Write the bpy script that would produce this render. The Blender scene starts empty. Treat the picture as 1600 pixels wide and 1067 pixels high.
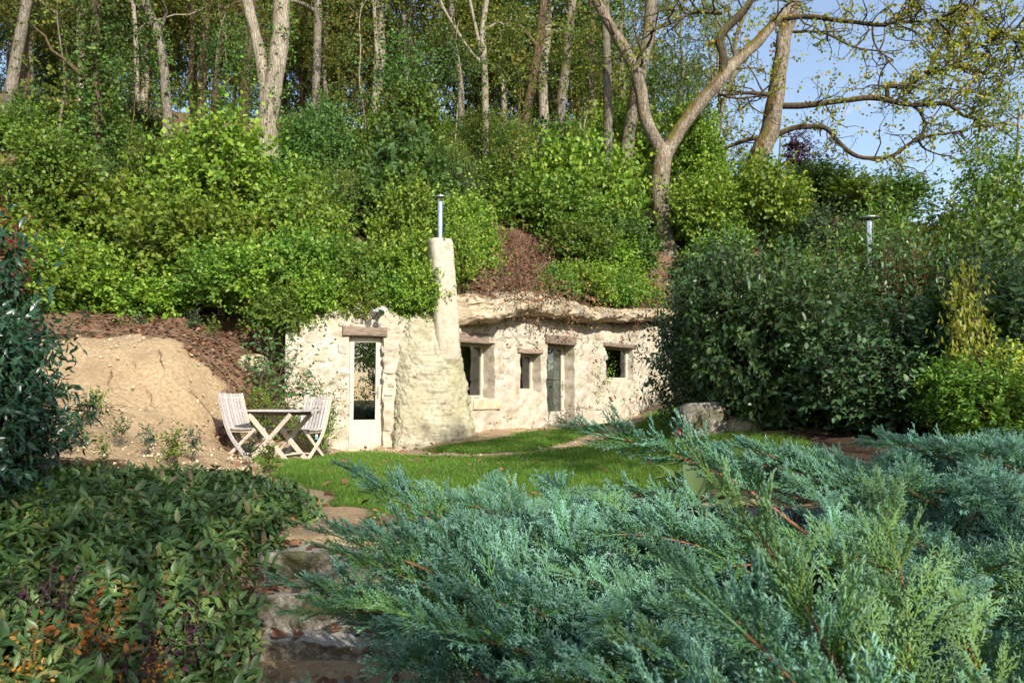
import bpy, math, random
import numpy as np
from mathutils import Vector

# ------------------------------------------------------------------ camera, world, sun, exposure
S = bpy.context.scene
COL = S.collection
F_PX, CX, CY, HORIZ = 1244.0, 800.0, 533.5, 620.0
CAM = np.array([0.0, 0.0, 0.9])
PITCH = math.atan((HORIZ - CY) / F_PX)
cam_d = bpy.data.cameras.new('camera')
cam = bpy.data.objects.new('camera', cam_d)
COL.objects.link(cam)
cam.location = CAM
cam.rotation_euler = (math.pi / 2 + PITCH, 0, 0)
cam_d.sensor_width = 36.0
cam_d.lens = 36.0 * F_PX / 1600.0
cam_d.clip_start, cam_d.clip_end = 0.05, 2000
cam_d.dof.use_dof = True
cam_d.dof.focus_distance = 14.0
cam_d.dof.aperture_fstop = 5.0
S.camera = cam

SUN_EL, SUN_AZ = math.radians(31), math.radians(26)      # azimuth: right of straight behind the camera
SUNV = np.array([math.sin(SUN_AZ) * math.cos(SUN_EL), -math.cos(SUN_AZ) * math.cos(SUN_EL), math.sin(SUN_EL)])
W = bpy.data.worlds.new('World')
S.world = W
W.use_nodes = True
nt = W.node_tree
nt.nodes.clear()
def wn(t, **k):
    n = nt.nodes.new(t)
    for a, b in k.items():
        setattr(n, a, b)
    return n
w_out = wn('ShaderNodeOutputWorld'); w_bg = wn('ShaderNodeBackground')
w_sky = wn('ShaderNodeTexSky', sky_type='NISHITA', sun_disc=False, sun_elevation=SUN_EL, sun_rotation=math.pi - SUN_AZ, ozone_density=1.3)
w_tc = wn('ShaderNodeTexCoord')
w_map = wn('ShaderNodeMapping'); w_map.inputs['Scale'].default_value = (1, 1, 2.2)
w_map.inputs['Location'].default_value = (1.31, 0.72, 0.4)
w_no = wn('ShaderNodeTexNoise'); w_no.inputs['Scale'].default_value = 3.1; w_no.inputs['Detail'].default_value = 7
w_no.inputs['Roughness'].default_value = 0.6
w_rp = wn('ShaderNodeValToRGB')
w_rp.color_ramp.elements[0].position = 0.55; w_rp.color_ramp.elements[1].position = 0.76; w_rp.color_ramp.elements[0].color = (.06, .06, .06, 1)
w_mx = wn('ShaderNodeMix', data_type='RGBA')
L = nt.links.new
L(w_tc.outputs['Generated'], w_map.inputs['Vector']); L(w_map.outputs[0], w_no.inputs['Vector'])
L(w_no.outputs[0], w_rp.inputs[0]); L(w_rp.outputs[0], w_mx.inputs['Factor'])
L(w_sky.outputs[0], w_mx.inputs['A']); w_mx.inputs['B'].default_value = (8.2, 8.4, 8.8, 1)
L(w_mx.outputs['Result'], w_bg.inputs['Color']); L(w_bg.outputs[0], w_out.inputs[0])
w_bg.inputs['Strength'].default_value = 0.15

sun_d = bpy.data.lights.new('sun', 'SUN'); sun = bpy.data.objects.new('sun', sun_d); COL.objects.link(sun)
sun_d.energy = 5.0; sun_d.angle = math.radians(0.5); sun_d.color = (1.0, 0.95, 0.87)
sun.location = (20, -40, 40)
sun.rotation_euler = Vector(SUNV).to_track_quat('Z', 'Y').to_euler()

S.view_settings.view_transform = 'Standard'
S.view_settings.look = 'None'
S.view_settings.exposure = 0.6
S.view_settings.gamma = 1.0
S.view_settings.use_curve_mapping = False
S.cycles.max_bounces = 8
S.cycles.diffuse_bounces = 3
S.cycles.glossy_bounces = 2
S.cycles.transmission_bounces = 4
S.cycles.transparent_max_bounces = 6
S.cycles.use_denoising = True
S.cycles.sample_clamp_indirect = 6.0
S.render.use_persistent_data = False

# ------------------------------------------------------------------ helpers
_F = np.array([0, math.cos(PITCH), math.sin(PITCH)]); _U = np.array([0, -math.sin(PITCH), math.cos(PITCH)])
def ray(u, v):
    return _F + np.array([1.0, 0, 0]) * ((u - CX) / F_PX) + _U * ((CY - v) / F_PX)
def P(u, v, Y):                                   # the place at distance Y that photo point (u, v) looks at
    d = ray(u, v)
    return CAM + d * (Y / d[1])
def nrm(a):
    return a / np.maximum(np.linalg.norm(a, axis=-1, keepdims=True), 1e-9)
def sstep(a, b, x):
    t = np.clip((x - a) / (b - a), 0, 1)
    return t * t * (3 - 2 * t)

def vnoise(p, f=1.0, seed=0):
    p = np.asarray(p, float) * f + 100.37 + seed * 17.13
    i = np.floor(p).astype(np.int64); t = p - i
    t = t * t * (3 - 2 * t)
    def h(a):
        n = (a[:, 0] * 374761393 + a[:, 1] * 668265263 + a[:, 2] * 2147483647 + seed * 974711) & 0x7fffffff
        n = ((n ^ (n >> 13)) * 1274126177) & 0x7fffffff
        n = (n ^ (n >> 16)) & 0xffff
        return n / 65535.0
    r = 0
    for dx in (0, 1):
        for dy in (0, 1):
            for dz in (0, 1):
                w = (t[:, 0] if dx else 1 - t[:, 0]) * (t[:, 1] if dy else 1 - t[:, 1]) * (t[:, 2] if dz else 1 - t[:, 2])
                r = r + w * h(i + np.array([dx, dy, dz]))
    return r * 2 - 1
def fbm(p, f=1.0, octv=4, seed=0, gain=0.5):
    r, a = 0, 1.0
    for k in range(octv):
        r = r + a * vnoise(p, f * 2.03 ** k, seed + k); a *= gain
    return r

class Geo:
    def __init__(s):
        s.V, s.F, s.M, s.C, s.n = [], [], [], [], 0
    def add(s, V, F, mat=0, c=None):
        V = np.asarray(V, float).reshape(-1, 3); F = np.asarray(F, np.int64)
        if len(F) == 0:
            return
        s.V.append(V); s.F.append(F + s.n); s.M.append(np.full(len(F), mat, np.int32))
        if c is None:
            c = np.array([0.5, 0.5, 0.5])
        c = np.asarray(c, float)
        if c.ndim == 1:
            c = np.tile(c, (len(V), 1))
        s.C.append(c); s.n += len(V)
    def mesh(s, name, mats, origin=None, smooth=False, hard=False):
        me = bpy.data.meshes.new(name)
        V = np.concatenate(s.V)
        if origin is not None:
            V = V - np.asarray(origin)
        loops = np.concatenate([f.ravel() for f in s.F]); sizes = np.concatenate([np.full(len(f), f.shape[1]) for f in s.F])
        starts = np.concatenate([[0], np.cumsum(sizes)[:-1]])
        me.vertices.add(len(V)); me.vertices.foreach_set('co', V.astype(np.float32).ravel())
        me.loops.add(len(loops)); me.loops.foreach_set('vertex_index', loops.astype(np.int32))
        me.polygons.add(len(sizes)); me.polygons.foreach_set('loop_start', starts.astype(np.int32))
        me.polygons.foreach_set('material_index', np.concatenate(s.M))
        if smooth:
            me.polygons.foreach_set('use_smooth', np.ones(len(sizes), bool))
        at = me.attributes.new('vc', 'FLOAT_COLOR', 'POINT')
        C = np.concatenate(s.C); C = np.concatenate([C[:, :3], np.ones((len(C), 1))], 1)
        at.data.foreach_set('color', C.astype(np.float32).ravel())
        for m in mats:
            me.materials.append(m)
        me.update(calc_edges=True); me.validate()
        if hard:
            me.set_sharp_from_angle(angle=math.radians(38))
        return me
    # shapes
    def box(s, lo, hi, mat=0, c=None, f=None):
        x = np.array([[lo[0], hi[0]], [lo[1], hi[1]], [lo[2], hi[2]]])
        V = np.array([[x[0][i & 1], x[1][(i >> 1) & 1], x[2][(i >> 2) & 1]] for i in range(8)])
        if f is not None:
            V = f(V)
        Fx = np.array([[0, 2, 3, 1], [4, 5, 7, 6], [0, 1, 5, 4], [2, 6, 7, 3], [0, 4, 6, 2], [1, 3, 7, 5]])
        s.add(V, Fx[:, ::-1] if f is not None else Fx, mat, c)
    def bar(s, a, b, w, t, side=(0, 1, 0), mat=0, c=None):
        a, b = np.asarray(a, float), np.asarray(b, float)
        d = nrm(b - a); sd = np.asarray(side, float); sd = nrm(sd - d * (sd @ d)); up = np.cross(d, sd)
        e = min(w, t) * 0.16
        V = []
        for q in (a, b):
            for (i, j) in ((-1, -1), (1, -1), (1, 1), (-1, 1)):
                V.append(q + sd * (i * w / 2) + up * (j * t / 2))
        s.add(V, [[0, 3, 2, 1], [4, 5, 6, 7], [0, 1, 5, 4], [1, 2, 6, 5], [2, 3, 7, 6], [3, 0, 4, 7]], mat, c)
    def tube(s, pts, rad, sides=6, mat=0, c=None, rough=0.0, seed=0, cap=True):
        pts = np.asarray(pts, float); n = len(pts); rad = np.broadcast_to(np.asarray(rad, float), (n,))
        T = nrm(np.gradient(pts, axis=0))
        ref = np.array([0, 0, 1.0]) if abs(T[0][2]) < 0.9 else np.array([1.0, 0, 0])
        A = nrm(np.cross(T[0], ref)); rings = []
        an = np.arange(sides) * 2 * math.pi / sides
        for i in range(n):
            A = nrm(A - T[i] * (A @ T[i])); B = np.cross(T[i], A)
            rings.append(pts[i] + (np.cos(an)[:, None] * A + np.sin(an)[:, None] * B) * rad[i])
        V = np.concatenate(rings)
        if rough > 0:
            ctr = np.repeat(pts, sides, 0)
            V = ctr + (V - ctr) * (1 + rough * fbm(V * np.array([1, 1, 0.45]), 4.0, 3, seed))[:, None]
        k = np.arange(sides); k2 = (k + 1) % sides
        Fq = np.concatenate([np.stack([i * sides + k, i * sides + k2, (i + 1) * sides + k2, (i + 1) * sides + k], 1) for i in range(n - 1)])
        if c is not None and np.ndim(c) == 2:
            c = np.repeat(np.asarray(c), sides, 0)
        s.add(V, Fq, mat, c)
        if cap:
            s.add(V[-sides:], [list(range(sides))] if sides > 3 else [[0, 1, 2]], mat, c if c is None or np.ndim(c) == 1 else c[-sides:])
    def inst(s, T, TF, pos, R, sc, mat=0, C=None):
        """copies of a small shape T at pos with rotations R and sizes sc; C is (N,3) or (N,k,3)"""
        V = np.einsum('nij,kj->nki', R, T) * np.asarray(sc).reshape(-1, 1, 1) + pos[:, None, :]
        N, k = len(pos), len(T)
        TF = np.asarray(TF)
        Fx = (TF[None] + (np.arange(N) * k)[:, None, None]).reshape(-1, TF.shape[1])
        if C is not None and C.ndim == 2:
            C = np.repeat(C, k, 0)
        elif C is not None:
            C = C.reshape(-1, 3)
        s.add(V.reshape(-1, 3), Fx, mat, C)

def spline(pts, n):
    """points along a smooth curve through pts"""
    p = np.asarray(pts, float); m = len(p)
    if m < 3:
        t = np.linspace(0, 1, n)[:, None]
        return p[0] * (1 - t) + p[-1] * t
    q = np.concatenate([[2 * p[0] - p[1]], p, [2 * p[-1] - p[-2]]])
    out = []
    for x in np.linspace(0, m - 1 - 1e-6, n):
        i = int(x); t = x - i; a, b, c, d = q[i], q[i + 1], q[i + 2], q[i + 3]
        out.append(0.5 * ((2 * b) + (c - a) * t + (2 * a - 5 * b + 4 * c - d) * t * t + (3 * b - a - 3 * c + d) * t ** 3))
    return np.array(out)

def frames(D, N):
    y = nrm(D); z = nrm(N - y * np.sum(N * y, -1, keepdims=True)); x = np.cross(y, z)
    return np.stack([x, y, z], -1)

ORG = {}
def wloc(o):
    return ORG.get(o.name, np.zeros(3))
def thing(name, label, cat, loc=(0, 0, 0), rotz=0.0, group=None):
    o = bpy.data.objects.new(name, None); COL.objects.link(o)
    o.location = loc; o.rotation_euler = (0, 0, rotz); o.empty_display_size = 0.2
    o['label'] = label; o['category'] = cat
    if group: o['group'] = group
    ORG[o.name] = np.asarray(loc, float)
    return o
def obj(name, g, mats, parent=None, local=False, smooth=False, kind=None, label=None, cat=None, group=None, at=None):
    """one mesh object; world-space shapes are stored relative to the parent's base"""
    mats = mats if isinstance(mats, (list, tuple)) else [mats]
    org = None
    if not local:
        org = wloc(parent) if parent is not None else np.zeros(3)
    if at is not None:
        org = np.asarray(at, float)
    me = g if isinstance(g, bpy.types.Mesh) else g.mesh(name, mats, org, True, not smooth and kind != 'stuff')
    o = bpy.data.objects.new(name, me); COL.objects.link(o)
    base = np.zeros(3)
    if parent is not None:
        o.parent = parent; base = wloc(parent)
    if at is not None:
        o.location = np.asarray(at) - base
    ORG[o.name] = base if at is None else np.asarray(at, float)
    if kind: o['kind'] = kind
    if label: o['label'] = label
    if cat: o['category'] = cat
    if group: o['group'] = group
    return o
def put(name, me, parent, mats=None, kind=None, loc=(0, 0, 0), rot=(0, 0, 0), sc=(1, 1, 1)):
    """an object sharing mesh me under parent"""
    o = bpy.data.objects.new(name, me); COL.objects.link(o)
    o.parent = parent; o.location = loc; o.rotation_euler = rot; o.scale = sc
    if kind: o['kind'] = kind
    if mats:
        for i, m in enumerate(mats):
            if m is not None and i < len(o.material_slots):
                o.material_slots[i].link = 'OBJECT'; o.material_slots[i].material = m
    return o

# ------------------------------------------------------------------ materials
class Mat:
    def __init__(s, name):
        s.m = bpy.data.materials.new(name); s.m.use_nodes = True; s.t = s.m.node_tree; s.t.nodes.clear()
        s.out = s.t.nodes.new('ShaderNodeOutputMaterial')
    def n(s, t, ins=None, **k):
        x = s.t.nodes.new(t)
        for a, b in k.items(): setattr(x, a, b)
        for a, b in (ins or {}).items():
            if isinstance(b, bpy.types.NodeSocket): s.t.links.new(b, x.inputs[a])
            else: x.inputs[a].default_value = b
        return x
    def noise(s, scale, detail=5, rough=0.55, vec=None, dist=0.0):
        i = {'Scale': scale, 'Detail': detail, 'Roughness': rough, 'Distortion': dist}
        i['Vector'] = vec if vec is not None else s.pos()
        return s.n('ShaderNodeTexNoise', i).outputs[0]
    def pos(s, scale=None):
        g = s.n('ShaderNodeNewGeometry').outputs['Position']
        if scale is None: return g
        return s.n('ShaderNodeMapping', {'Vector': g, 'Scale': scale}).outputs[0]
    def obc(s, scale=(1, 1, 1)):
        return s.n('ShaderNodeMapping', {'Vector': s.n('ShaderNodeTexCoord').outputs['Object'], 'Scale': scale}).outputs[0]
    def ramp(s, fac, stops, interp='LINEAR'):
        x = s.n('ShaderNodeValToRGB', {0: fac}); r = x.color_ramp; r.interpolation = interp
        while len(r.elements) < len(stops): r.elements.new(0.5)
        for e, (p, c) in zip(r.elements, stops):
            e.position = p; e.color = (*c, 1) if len(c) == 3 else c
        return x.outputs[0]
    def rng(s, fac, a, b, c=0.0, d=1.0):
        return s.n('ShaderNodeMapRange', {'Value': fac, 'From Min': a, 'From Max': b, 'To Min': c, 'To Max': d}, interpolation_type='SMOOTHSTEP').outputs[0]
    def mix(s, f, a, b, blend='MIX'):
        x = s.t.nodes.new('ShaderNodeMix'); x.data_type = 'RGBA'; x.blend_type = blend
        for idx, v in ((0, f), (6, a), (7, b)):
            if isinstance(v, bpy.types.NodeSocket): s.t.links.new(v, x.inputs[idx])
            elif idx == 0: x.inputs[0].default_value = v
            else: x.inputs[idx].default_value = (*v, 1)
        return x.outputs[2]
    def math(s, op, a, b=0.0):
        return s.n('ShaderNodeMath', {0: a, 1: b}, operation=op).outputs[0]
    def vc(s):
        return s.n('ShaderNodeSeparateColor', {0: s.n('ShaderNodeAttribute', attribute_name='vc').outputs['Color']}).outputs
    def orand(s):
        return s.n('ShaderNodeObjectInfo').outputs['Random']
    def bump(s, h, strength=0.5, dist=0.02):
        return s.n('ShaderNodeBump', {'Height': h, 'Strength': strength, 'Distance': dist}).outputs[0]
    def pbr(s, base, rough=0.8, spec=0.3, metal=0.0, normal=None, **k):
        i = {'Base Color': base if isinstance(base, bpy.types.NodeSocket) else (*base, 1), 'Roughness': rough, 'Specular IOR Level': spec, 'Metallic': metal}
        if normal is not None: i['Normal'] = normal
        i.update(k)
        return s.n('ShaderNodeBsdfPrincipled', i).outputs[0]
    def done(s, sh):
        s.t.links.new(sh, s.out.inputs[0]); return s.m

def leafmat(name, stops, rough=0.5, transl=0.3, spec=0.35, obj_var=0.25, tint=(1.25, 1.35, 0.5)):
    m = Mat(name); r = m.vc()
    f = m.math('ADD', m.math('MULTIPLY', r[0], 0.5), m.math('MULTIPLY', r[1], 0.5))
    c = m.ramp(f, stops)
    hv = m.n('ShaderNodeHueSaturation', {'Color': c, 'Hue': m.rng(m.orand(), 0, 1, 0.482, 0.503), 'Saturation': 1.0,
             'Value': m.rng(m.orand(), 0, 1, 1 - obj_var, 1 + obj_var)}).outputs[0]
    bs = m.pbr(hv, rough, spec)
    tr = m.n('ShaderNodeBsdfTranslucent', {'Color': m.mix(1.0, hv, tint, 'MULTIPLY')}).outputs[0]
    return m.done(m.n('ShaderNodeMixShader', {0: transl, 1: bs, 2: tr}).outputs[0])

M = {}
M['leaf_bright'] = leafmat('bright_leaf', [(0, (.045, .11, .012)), (.3, (.105, .20, .02)), (.55, (.165, .27, .024)), (.8, (.23, .32, .035)), (.97, (.30, .32, .06)), (1, (.36, .15, .04))])
M['leaf_mid'] = leafmat('mid_green_leaf', [(0, (.04, .10, .014)), (.4, (.09, .185, .022)), (.7, (.15, .25, .028)), (.93, (.22, .28, .035)), (1, (.26, .17, .04))])
M['leaf_green'] = leafmat('deep_green_leaf', [(0, (.025, .06, .014)), (.45, (.055, .125, .024)), (.8, (.09, .175, .03)), (.95, (.13, .2, .04)), (1, (.22, .10, .03))])
M['leaf_dark'] = leafmat('dark_leaf', [(0, (.016, .04, .014)), (.5, (.04, .09, .03)), (.85, (.065, .125, .04)), (1, (.11, .14, .05))], rough=.5, spec=.35, transl=.15)
M['leaf_laurel'] = leafmat('laurel_leaf', [(0, (.012, .035, .018)), (.5, (.025, .07, .035)), (.9, (.04, .10, .045)), (1, (.06, .11, .04))], rough=.32, spec=.5, transl=.12)
M['leaf_hedge'] = leafmat('hedge_leaf', [(0, (.025, .06, .016)), (.45, (.05, .12, .03)), (.75, (.08, .165, .04)), (.93, (.13, .18, .05)), (1, (.20, .15, .06))], rough=.4, spec=.45, transl=.22)
M['leaf_yellow'] = leafmat('yellow_leaf', [(0, (.15, .22, .025)), (.4, (.29, .36, .04)), (.75, (.44, .46, .07)), (1, (.52, .50, .14))], transl=.4)
M['leaf_wood'] = leafmat('woodland_leaf', [(0, (.04, .065, .013)), (.35, (.095, .14, .022)), (.6, (.155, .19, .03)), (.85, (.23, .20, .038)), (1, (.28, .15, .04))], transl=.4, obj_var=.35)
M['leaf_oak'] = leafmat('oak_leaf', [(0, (.11, .15, .025)), (.4, (.21, .26, .04)), (.7, (.31, .31, .05)), (.88, (.42, .29, .05)), (1, (.34, .16, .05))], transl=.4)
M['leaf_ivy'] = leafmat('ivy_leaf', [(0, (.02, .05, .012)), (.5, (.06, .125, .02)), (1, (.13, .20, .03))], rough=.55, spec=.25, transl=.2)
M['leaf_red'] = leafmat('red_leaf', [(0, (.06, .012, .012)), (.5, (.16, .025, .02)), (1, (.25, .07, .03))], tint=(1.4, .5, .4))
M['leaf_purple'] = leafmat('purple_leaf', [(0, (.03, .012, .022)), (.5, (.08, .025, .045)), (1, (.14, .05, .05))], tint=(1.3, .5, .7))
M['leaf_orange'] = leafmat('orange_leaf', [(0, (.10, .11, .02)), (.4, (.35, .17, .03)), (.7, (.55, .22, .02)), (1, (.6, .32, .06))], tint=(1.3, .9, .3))
M['leaf_cover'] = leafmat('ground_cover_leaf', [(0, (.03, .07, .02)), (.35, (.065, .14, .035)), (.58, (.11, .20, .05)), (.72, (.17, .22, .055)), (.84, (.20, .11, .05)), (1, (.16, .05, .055))], rough=.42, spec=.45, transl=.2)
M['leaf_felt'] = leafmat('felted_leaf', [(0, (.07, .125, .045)), (.5, (.10, .165, .06)), (1, (.135, .20, .085))], rough=.8, spec=.15, transl=.2)
M['leaf_litter'] = leafmat('fallen_leaf', [(0, (.05, .026, .016)), (.35, (.13, .065, .03)), (.6, (.22, .115, .055)), (.85, (.32, .19, .10)), (1, (.42, .24, .09))], rough=.7, spec=.2, transl=.1, tint=(1.2, .9, .6))
M['grass'] = leafmat('grass_blade', [(0, (.055, .115, .014)), (.5, (.11, .215, .024)), (.85, (.155, .26, .035)), (1, (.26, .26, .08))], transl=.35, obj_var=0)
M['drygrass'] = leafmat('dry_grass_blade', [(0, (.08, .11, .05)), (.4, (.16, .17, .08)), (.7, (.30, .20, .09)), (1, (.35, .15, .06))], transl=.2, obj_var=0)

def mk_juniper(name, stops):
    m = Mat(name); r = m.vc()
    c = m.ramp(r[1], stops)
    c = m.n('ShaderNodeHueSaturation', {'Color': c, 'Hue': m.rng(m.orand(), 0, 1, .48, .505), 'Value': m.math('ADD', .9, m.math('MULTIPLY', r[0], .55))}).outputs[0]
    bs = m.pbr(c, .6, .25); tr = m.n('ShaderNodeBsdfTranslucent', {'Color': c}).outputs[0]
    return m.done(m.n('ShaderNodeMixShader', {0: .18, 1: bs, 2: tr}).outputs[0])
M['juniper'] = mk_juniper('juniper_foliage', [(0, (.14, .13, .03)), (.2, (.12, .17, .025)), (.42, (.07, .175, .05)), (.65, (.10, .225, .125)), (.85, (.15, .295, .21)), (1, (.22, .375, .295))])
M['juniper_green'] = mk_juniper('green_juniper_foliage', [(0, (.16, .16, .03)), (.25, (.14, .21, .03)), (.55, (.12, .24, .06)), (.85, (.14, .28, .13)), (1, (.19, .34, .21))])
def mk_simple(name, col, rough=.7, spec=.3, metal=0.0, var=0.12, nscale=8, bump=0.0, scale=(1, 1, 1)):
    m = Mat(name); nz = m.noise(nscale, 5, .6, m.pos(scale))
    c = m.mix(m.rng(nz, .3, .7), tuple(x * (1 - var) for x in col), tuple(min(1, x * (1 + var)) for x in col))
    nm = m.bump(nz, bump, .01) if bump else None
    return m.done(m.pbr(c, rough, spec, metal, nm))
def mk_bark(name, cols, moss=0.25, rot=6.0):
    m = Mat(name); p = m.pos((7, 7, 1.6))
    n1 = m.noise(2.2, 7, .65, p, .6); n2 = m.noise(.8, 4)
    vor = m.n('ShaderNodeTexVoronoi', {'Vector': m.pos((12, 12, 2.0)), 'Scale': 2.2, 'Randomness': 1.0}, feature='DISTANCE_TO_EDGE').outputs[0]
    c = m.ramp(n1, [(.25, cols[0]), (.5, cols[1]), (.75, cols[2])])
    c = m.mix(m.rng(vor, 0.0, .14, .45, 0), c, tuple(x * .5 for x in cols[0]))
    n9 = m.noise(1.6, 6, .65)
    c = m.mix(m.rng(n9, .5, .66, 0, .6), c, tuple(x * .45 for x in cols[1])); c = m.mix(m.rng(n9, .30, .42, .5, 0), c, cols[2])
    nz = m.n('ShaderNodeSeparateXYZ', {0: m.n('ShaderNodeNewGeometry').outputs['Normal']}).outputs
    mf = m.math('MULTIPLY', m.rng(m.math('ADD', nz[2], m.math('MULTIPLY', nz[0], -.45)), .0, .4), m.rng(n2, .36, .52))
    c = m.mix(m.math('MULTIPLY', mf, moss), c, m.mix(m.rng(m.noise(5, 5), .4, .6), (.13, .12, .018), (.13, .065, .02)))
    h = m.math('ADD', m.math('MULTIPLY', m.rng(vor, 0, .2), .6), n1)
    return m.done(m.pbr(c, .9, .15, 0, m.bump(h, .9, .03)))
M['bark_grey'] = mk_bark('grey_bark', [(.09, .075, .055), (.22, .19, .145), (.38, .34, .27)], .6)
M['bark_pale'] = mk_bark('pale_bark', [(.16, .13, .09), (.34, .29, .21), (.5, .45, .35)], .4)
M['bark_brown'] = mk_bark('brown_bark', [(.05, .035, .022), (.13, .09, .055), (.22, .16, .10)], .5)
M['bark_oak'] = mk_bark('oak_bark', [(.08, .06, .04), (.25, .20, .14), (.48, .42, .32)], .95)
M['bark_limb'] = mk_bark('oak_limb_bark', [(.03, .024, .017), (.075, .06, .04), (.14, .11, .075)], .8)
M['twig'] = mk_simple('twig_bark', (.13, .10, .07), .9, .1, var=.4)
M['twig_dry'] = mk_simple('dry_twig', (.20, .13, .085), .9, .1, var=.45)
M['twig_red'] = mk_simple('red_twig', (.16, .045, .025), .7, .2, var=.3)
M['stem_juniper'] = mk_simple('juniper_bark', (.20, .095, .05), .8, .2, var=.45, nscale=30, bump=.5)
M['berry'] = mk_simple('juniper_berry', (.35, .45, .60), .6, .2, var=.15)

def mk_wall(name, light, mid, dark, stain, sc=1.0, bump=.6, patch=.5, green=None, cells=False):
    m = Mat(name)
    n1 = m.noise(1.3 * sc, 6, .6); n2 = m.noise(7 * sc, 6, .65); n3 = m.noise(38 * sc, 5, .7); n4 = m.noise(.7 * sc, 5, .6, m.pos((1, 1, .5)))
    n6 = m.noise(2.6 * sc, 7, .68)
    c = m.ramp(m.math('ADD', m.math('MULTIPLY', n2, .55), m.math('MULTIPLY', n6, .45)), [(.36, dark), (.47, mid), (.56, light)])
    c = m.mix(m.math('MULTIPLY', m.rng(n1, .48, .66), patch), c, stain)
    if green is not None:
        c = m.mix(m.math('MULTIPLY', m.rng(n4, .46, .62), green[1]), c, green[0])
    c = m.mix(m.math('MULTIPLY', m.rng(n3, .56, .72), .55), c, tuple(x * .6 for x in mid))
    if cells:                                      # flush rubble showing through the lime
        wp = m.n('ShaderNodeMixRGB', {0: .16, 1: m.pos((1, 1, 1.5)), 2: m.n('ShaderNodeTexNoise', {'Vector': m.pos(), 'Scale': 3.0}).outputs['Color']}).outputs[0]
        ve = m.n('ShaderNodeTexVoronoi', {'Vector': wp, 'Scale': 5.2}, feature='DISTANCE_TO_EDGE').outputs[0]
        vc_ = m.n('ShaderNodeSeparateColor', {0: m.n('ShaderNodeTexVoronoi', {'Vector': wp, 'Scale': 5.2}).outputs['Color']}).outputs
        mk = m.math('MULTIPLY', m.rng(n1, .44, .58), m.rng(ve, .03, .09))
        c = m.mix(m.math('MULTIPLY', mk, .75), c, m.mix(vc_[0], (.33, .27, .18), (.55, .50, .42)))
        n2 = m.math('ADD', n2, m.math('MULTIPLY', mk, .25))
    h = m.math('ADD', m.math('MULTIPLY', n2, .7), m.math('MULTIPLY', n3, .6))
    return m.done(m.pbr(c, .92, .12, 0, m.bump(h, bump, .03)))
M['plaster'] = mk_wall('lime_plaster', (.56, .505, .405), (.46, .40, .295), (.31, .25, .165), (.40, .32, .21), 1.0, .8, .6, None, True)
M['render_rough'] = mk_wall('rough_render', (.50, .46, .34), (.40, .36, .24), (.20, .175, .11), (.40, .33, .20), 2.0, 1.0, .5, ((.31, .31, .15), .55))
M['chimney'] = mk_wall('chimney_render', (.55, .485, .38), (.47, .40, .30), (.33, .26, .18), (.43, .36, .255), 1.7, .5, .5)
M['limestone'] = mk_wall('limestone', (.66, .55, .36), (.54, .43, .26), (.36, .27, .15), (.34, .29, .22), .9, .9, .7)
def mk_rock():
    m = Mat('cliff_rock')
    n1 = m.noise(1.1, 7, .62); n2 = m.noise(6, 7, .68); n3 = m.noise(30, 5, .7); n5 = m.noise(2.3, 6, .6)
    c = m.ramp(n2, [(.25, (.34, .25, .14)), (.45, (.47, .38, .25)), (.65, (.59, .51, .365))])
    c = m.mix(m.math('MULTIPLY', m.rng(n1, .50, .62), .75), c, (.27, .24, .19))
    nz = m.n('ShaderNodeSeparateXYZ', {0: m.n('ShaderNodeNewGeometry').outputs['Normal']}).outputs
    c = m.mix(m.math('MULTIPLY', m.math('MULTIPLY', m.rng(nz[2], .05, .6), m.rng(n5, .45, .58)), .95), c, (.12, .065, .018))
    c = m.mix(m.math('MULTIPLY', m.rng(n3, .55, .72), .5), c, (.3, .22, .12))
    h = m.math('ADD', n2, m.math('MULTIPLY', n3, .5))
    return m.done(m.pbr(c, .93, .12, 0, m.bump(h, .9, .05)))
M['rock'] = mk_rock()
def mk_stonepiece():
    m = Mat('wall_stone'); o = m.orand(); n2 = m.noise(11, 6, .65); n3 = m.noise(45, 4, .7)
    c = m.ramp(o, [(0, (.40, .33, .22)), (.25, (.50, .44, .34)), (.5, (.46, .41, .33)), (.75, (.53, .48, .39)), (1, (.40, .32, .20))])
    c = m.mix(1.0, c, m.ramp(n2, [(.3, (.6, .56, .5)), (.55, (1, 1, 1))]), 'MULTIPLY')
    return m.done(m.pbr(c, .92, .12, 0, m.bump(m.math('ADD', n2, m.math('MULTIPLY', n3, .5)), .8, .02)))
M['stone'] = mk_stonepiece()
def mk_grey_stone():
    m = Mat('lichen_stone'); n1 = m.noise(3.2, 6, .6); n2 = m.noise(14, 6, .7); n3 = m.noise(50, 4, .7)
    nz = m.n('ShaderNodeSeparateXYZ', {0: m.n('ShaderNodeNewGeometry').outputs['Normal']}).outputs
    c = m.ramp(n2, [(.3, (.10, .08, .06)), (.48, (.25, .215, .16)), (.62, (.48, .44, .36))])
    c = m.mix(m.math('MULTIPLY', m.rng(n1, .44, .58), .85), c, (.085, .085, .028))
    c = m.mix(m.rng(nz[2], .6, .95, 0, .5), c, (.44, .41, .36))
    return m.done(m.pbr(c, .92, .12, 0, m.bump(m.math('ADD', n2, m.math('MULTIPLY', n3, .5)), 1.0, .03)))
M['grey_stone'] = mk_grey_stone()
M['brick'] = mk_simple('tile_chip', (.40, .23, .165), .9, .1, var=.35, nscale=25)
def mk_wood(name, a, b, rough=.75, sc=(3, 3, 3), grain=14):
    m = Mat(name); p = m.obc(sc); n = m.noise(grain, 6, .65, p, .4); o = m.orand()
    c = m.mix(m.rng(n, .32, .68), a, b)
    c = m.n('ShaderNodeHueSaturation', {'Color': c, 'Value': m.rng(o, 0, 1, .82, 1.15)}).outputs[0]
    return m.done(m.pbr(c, rough, .25, 0, m.bump(n, .35, .004)))
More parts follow.
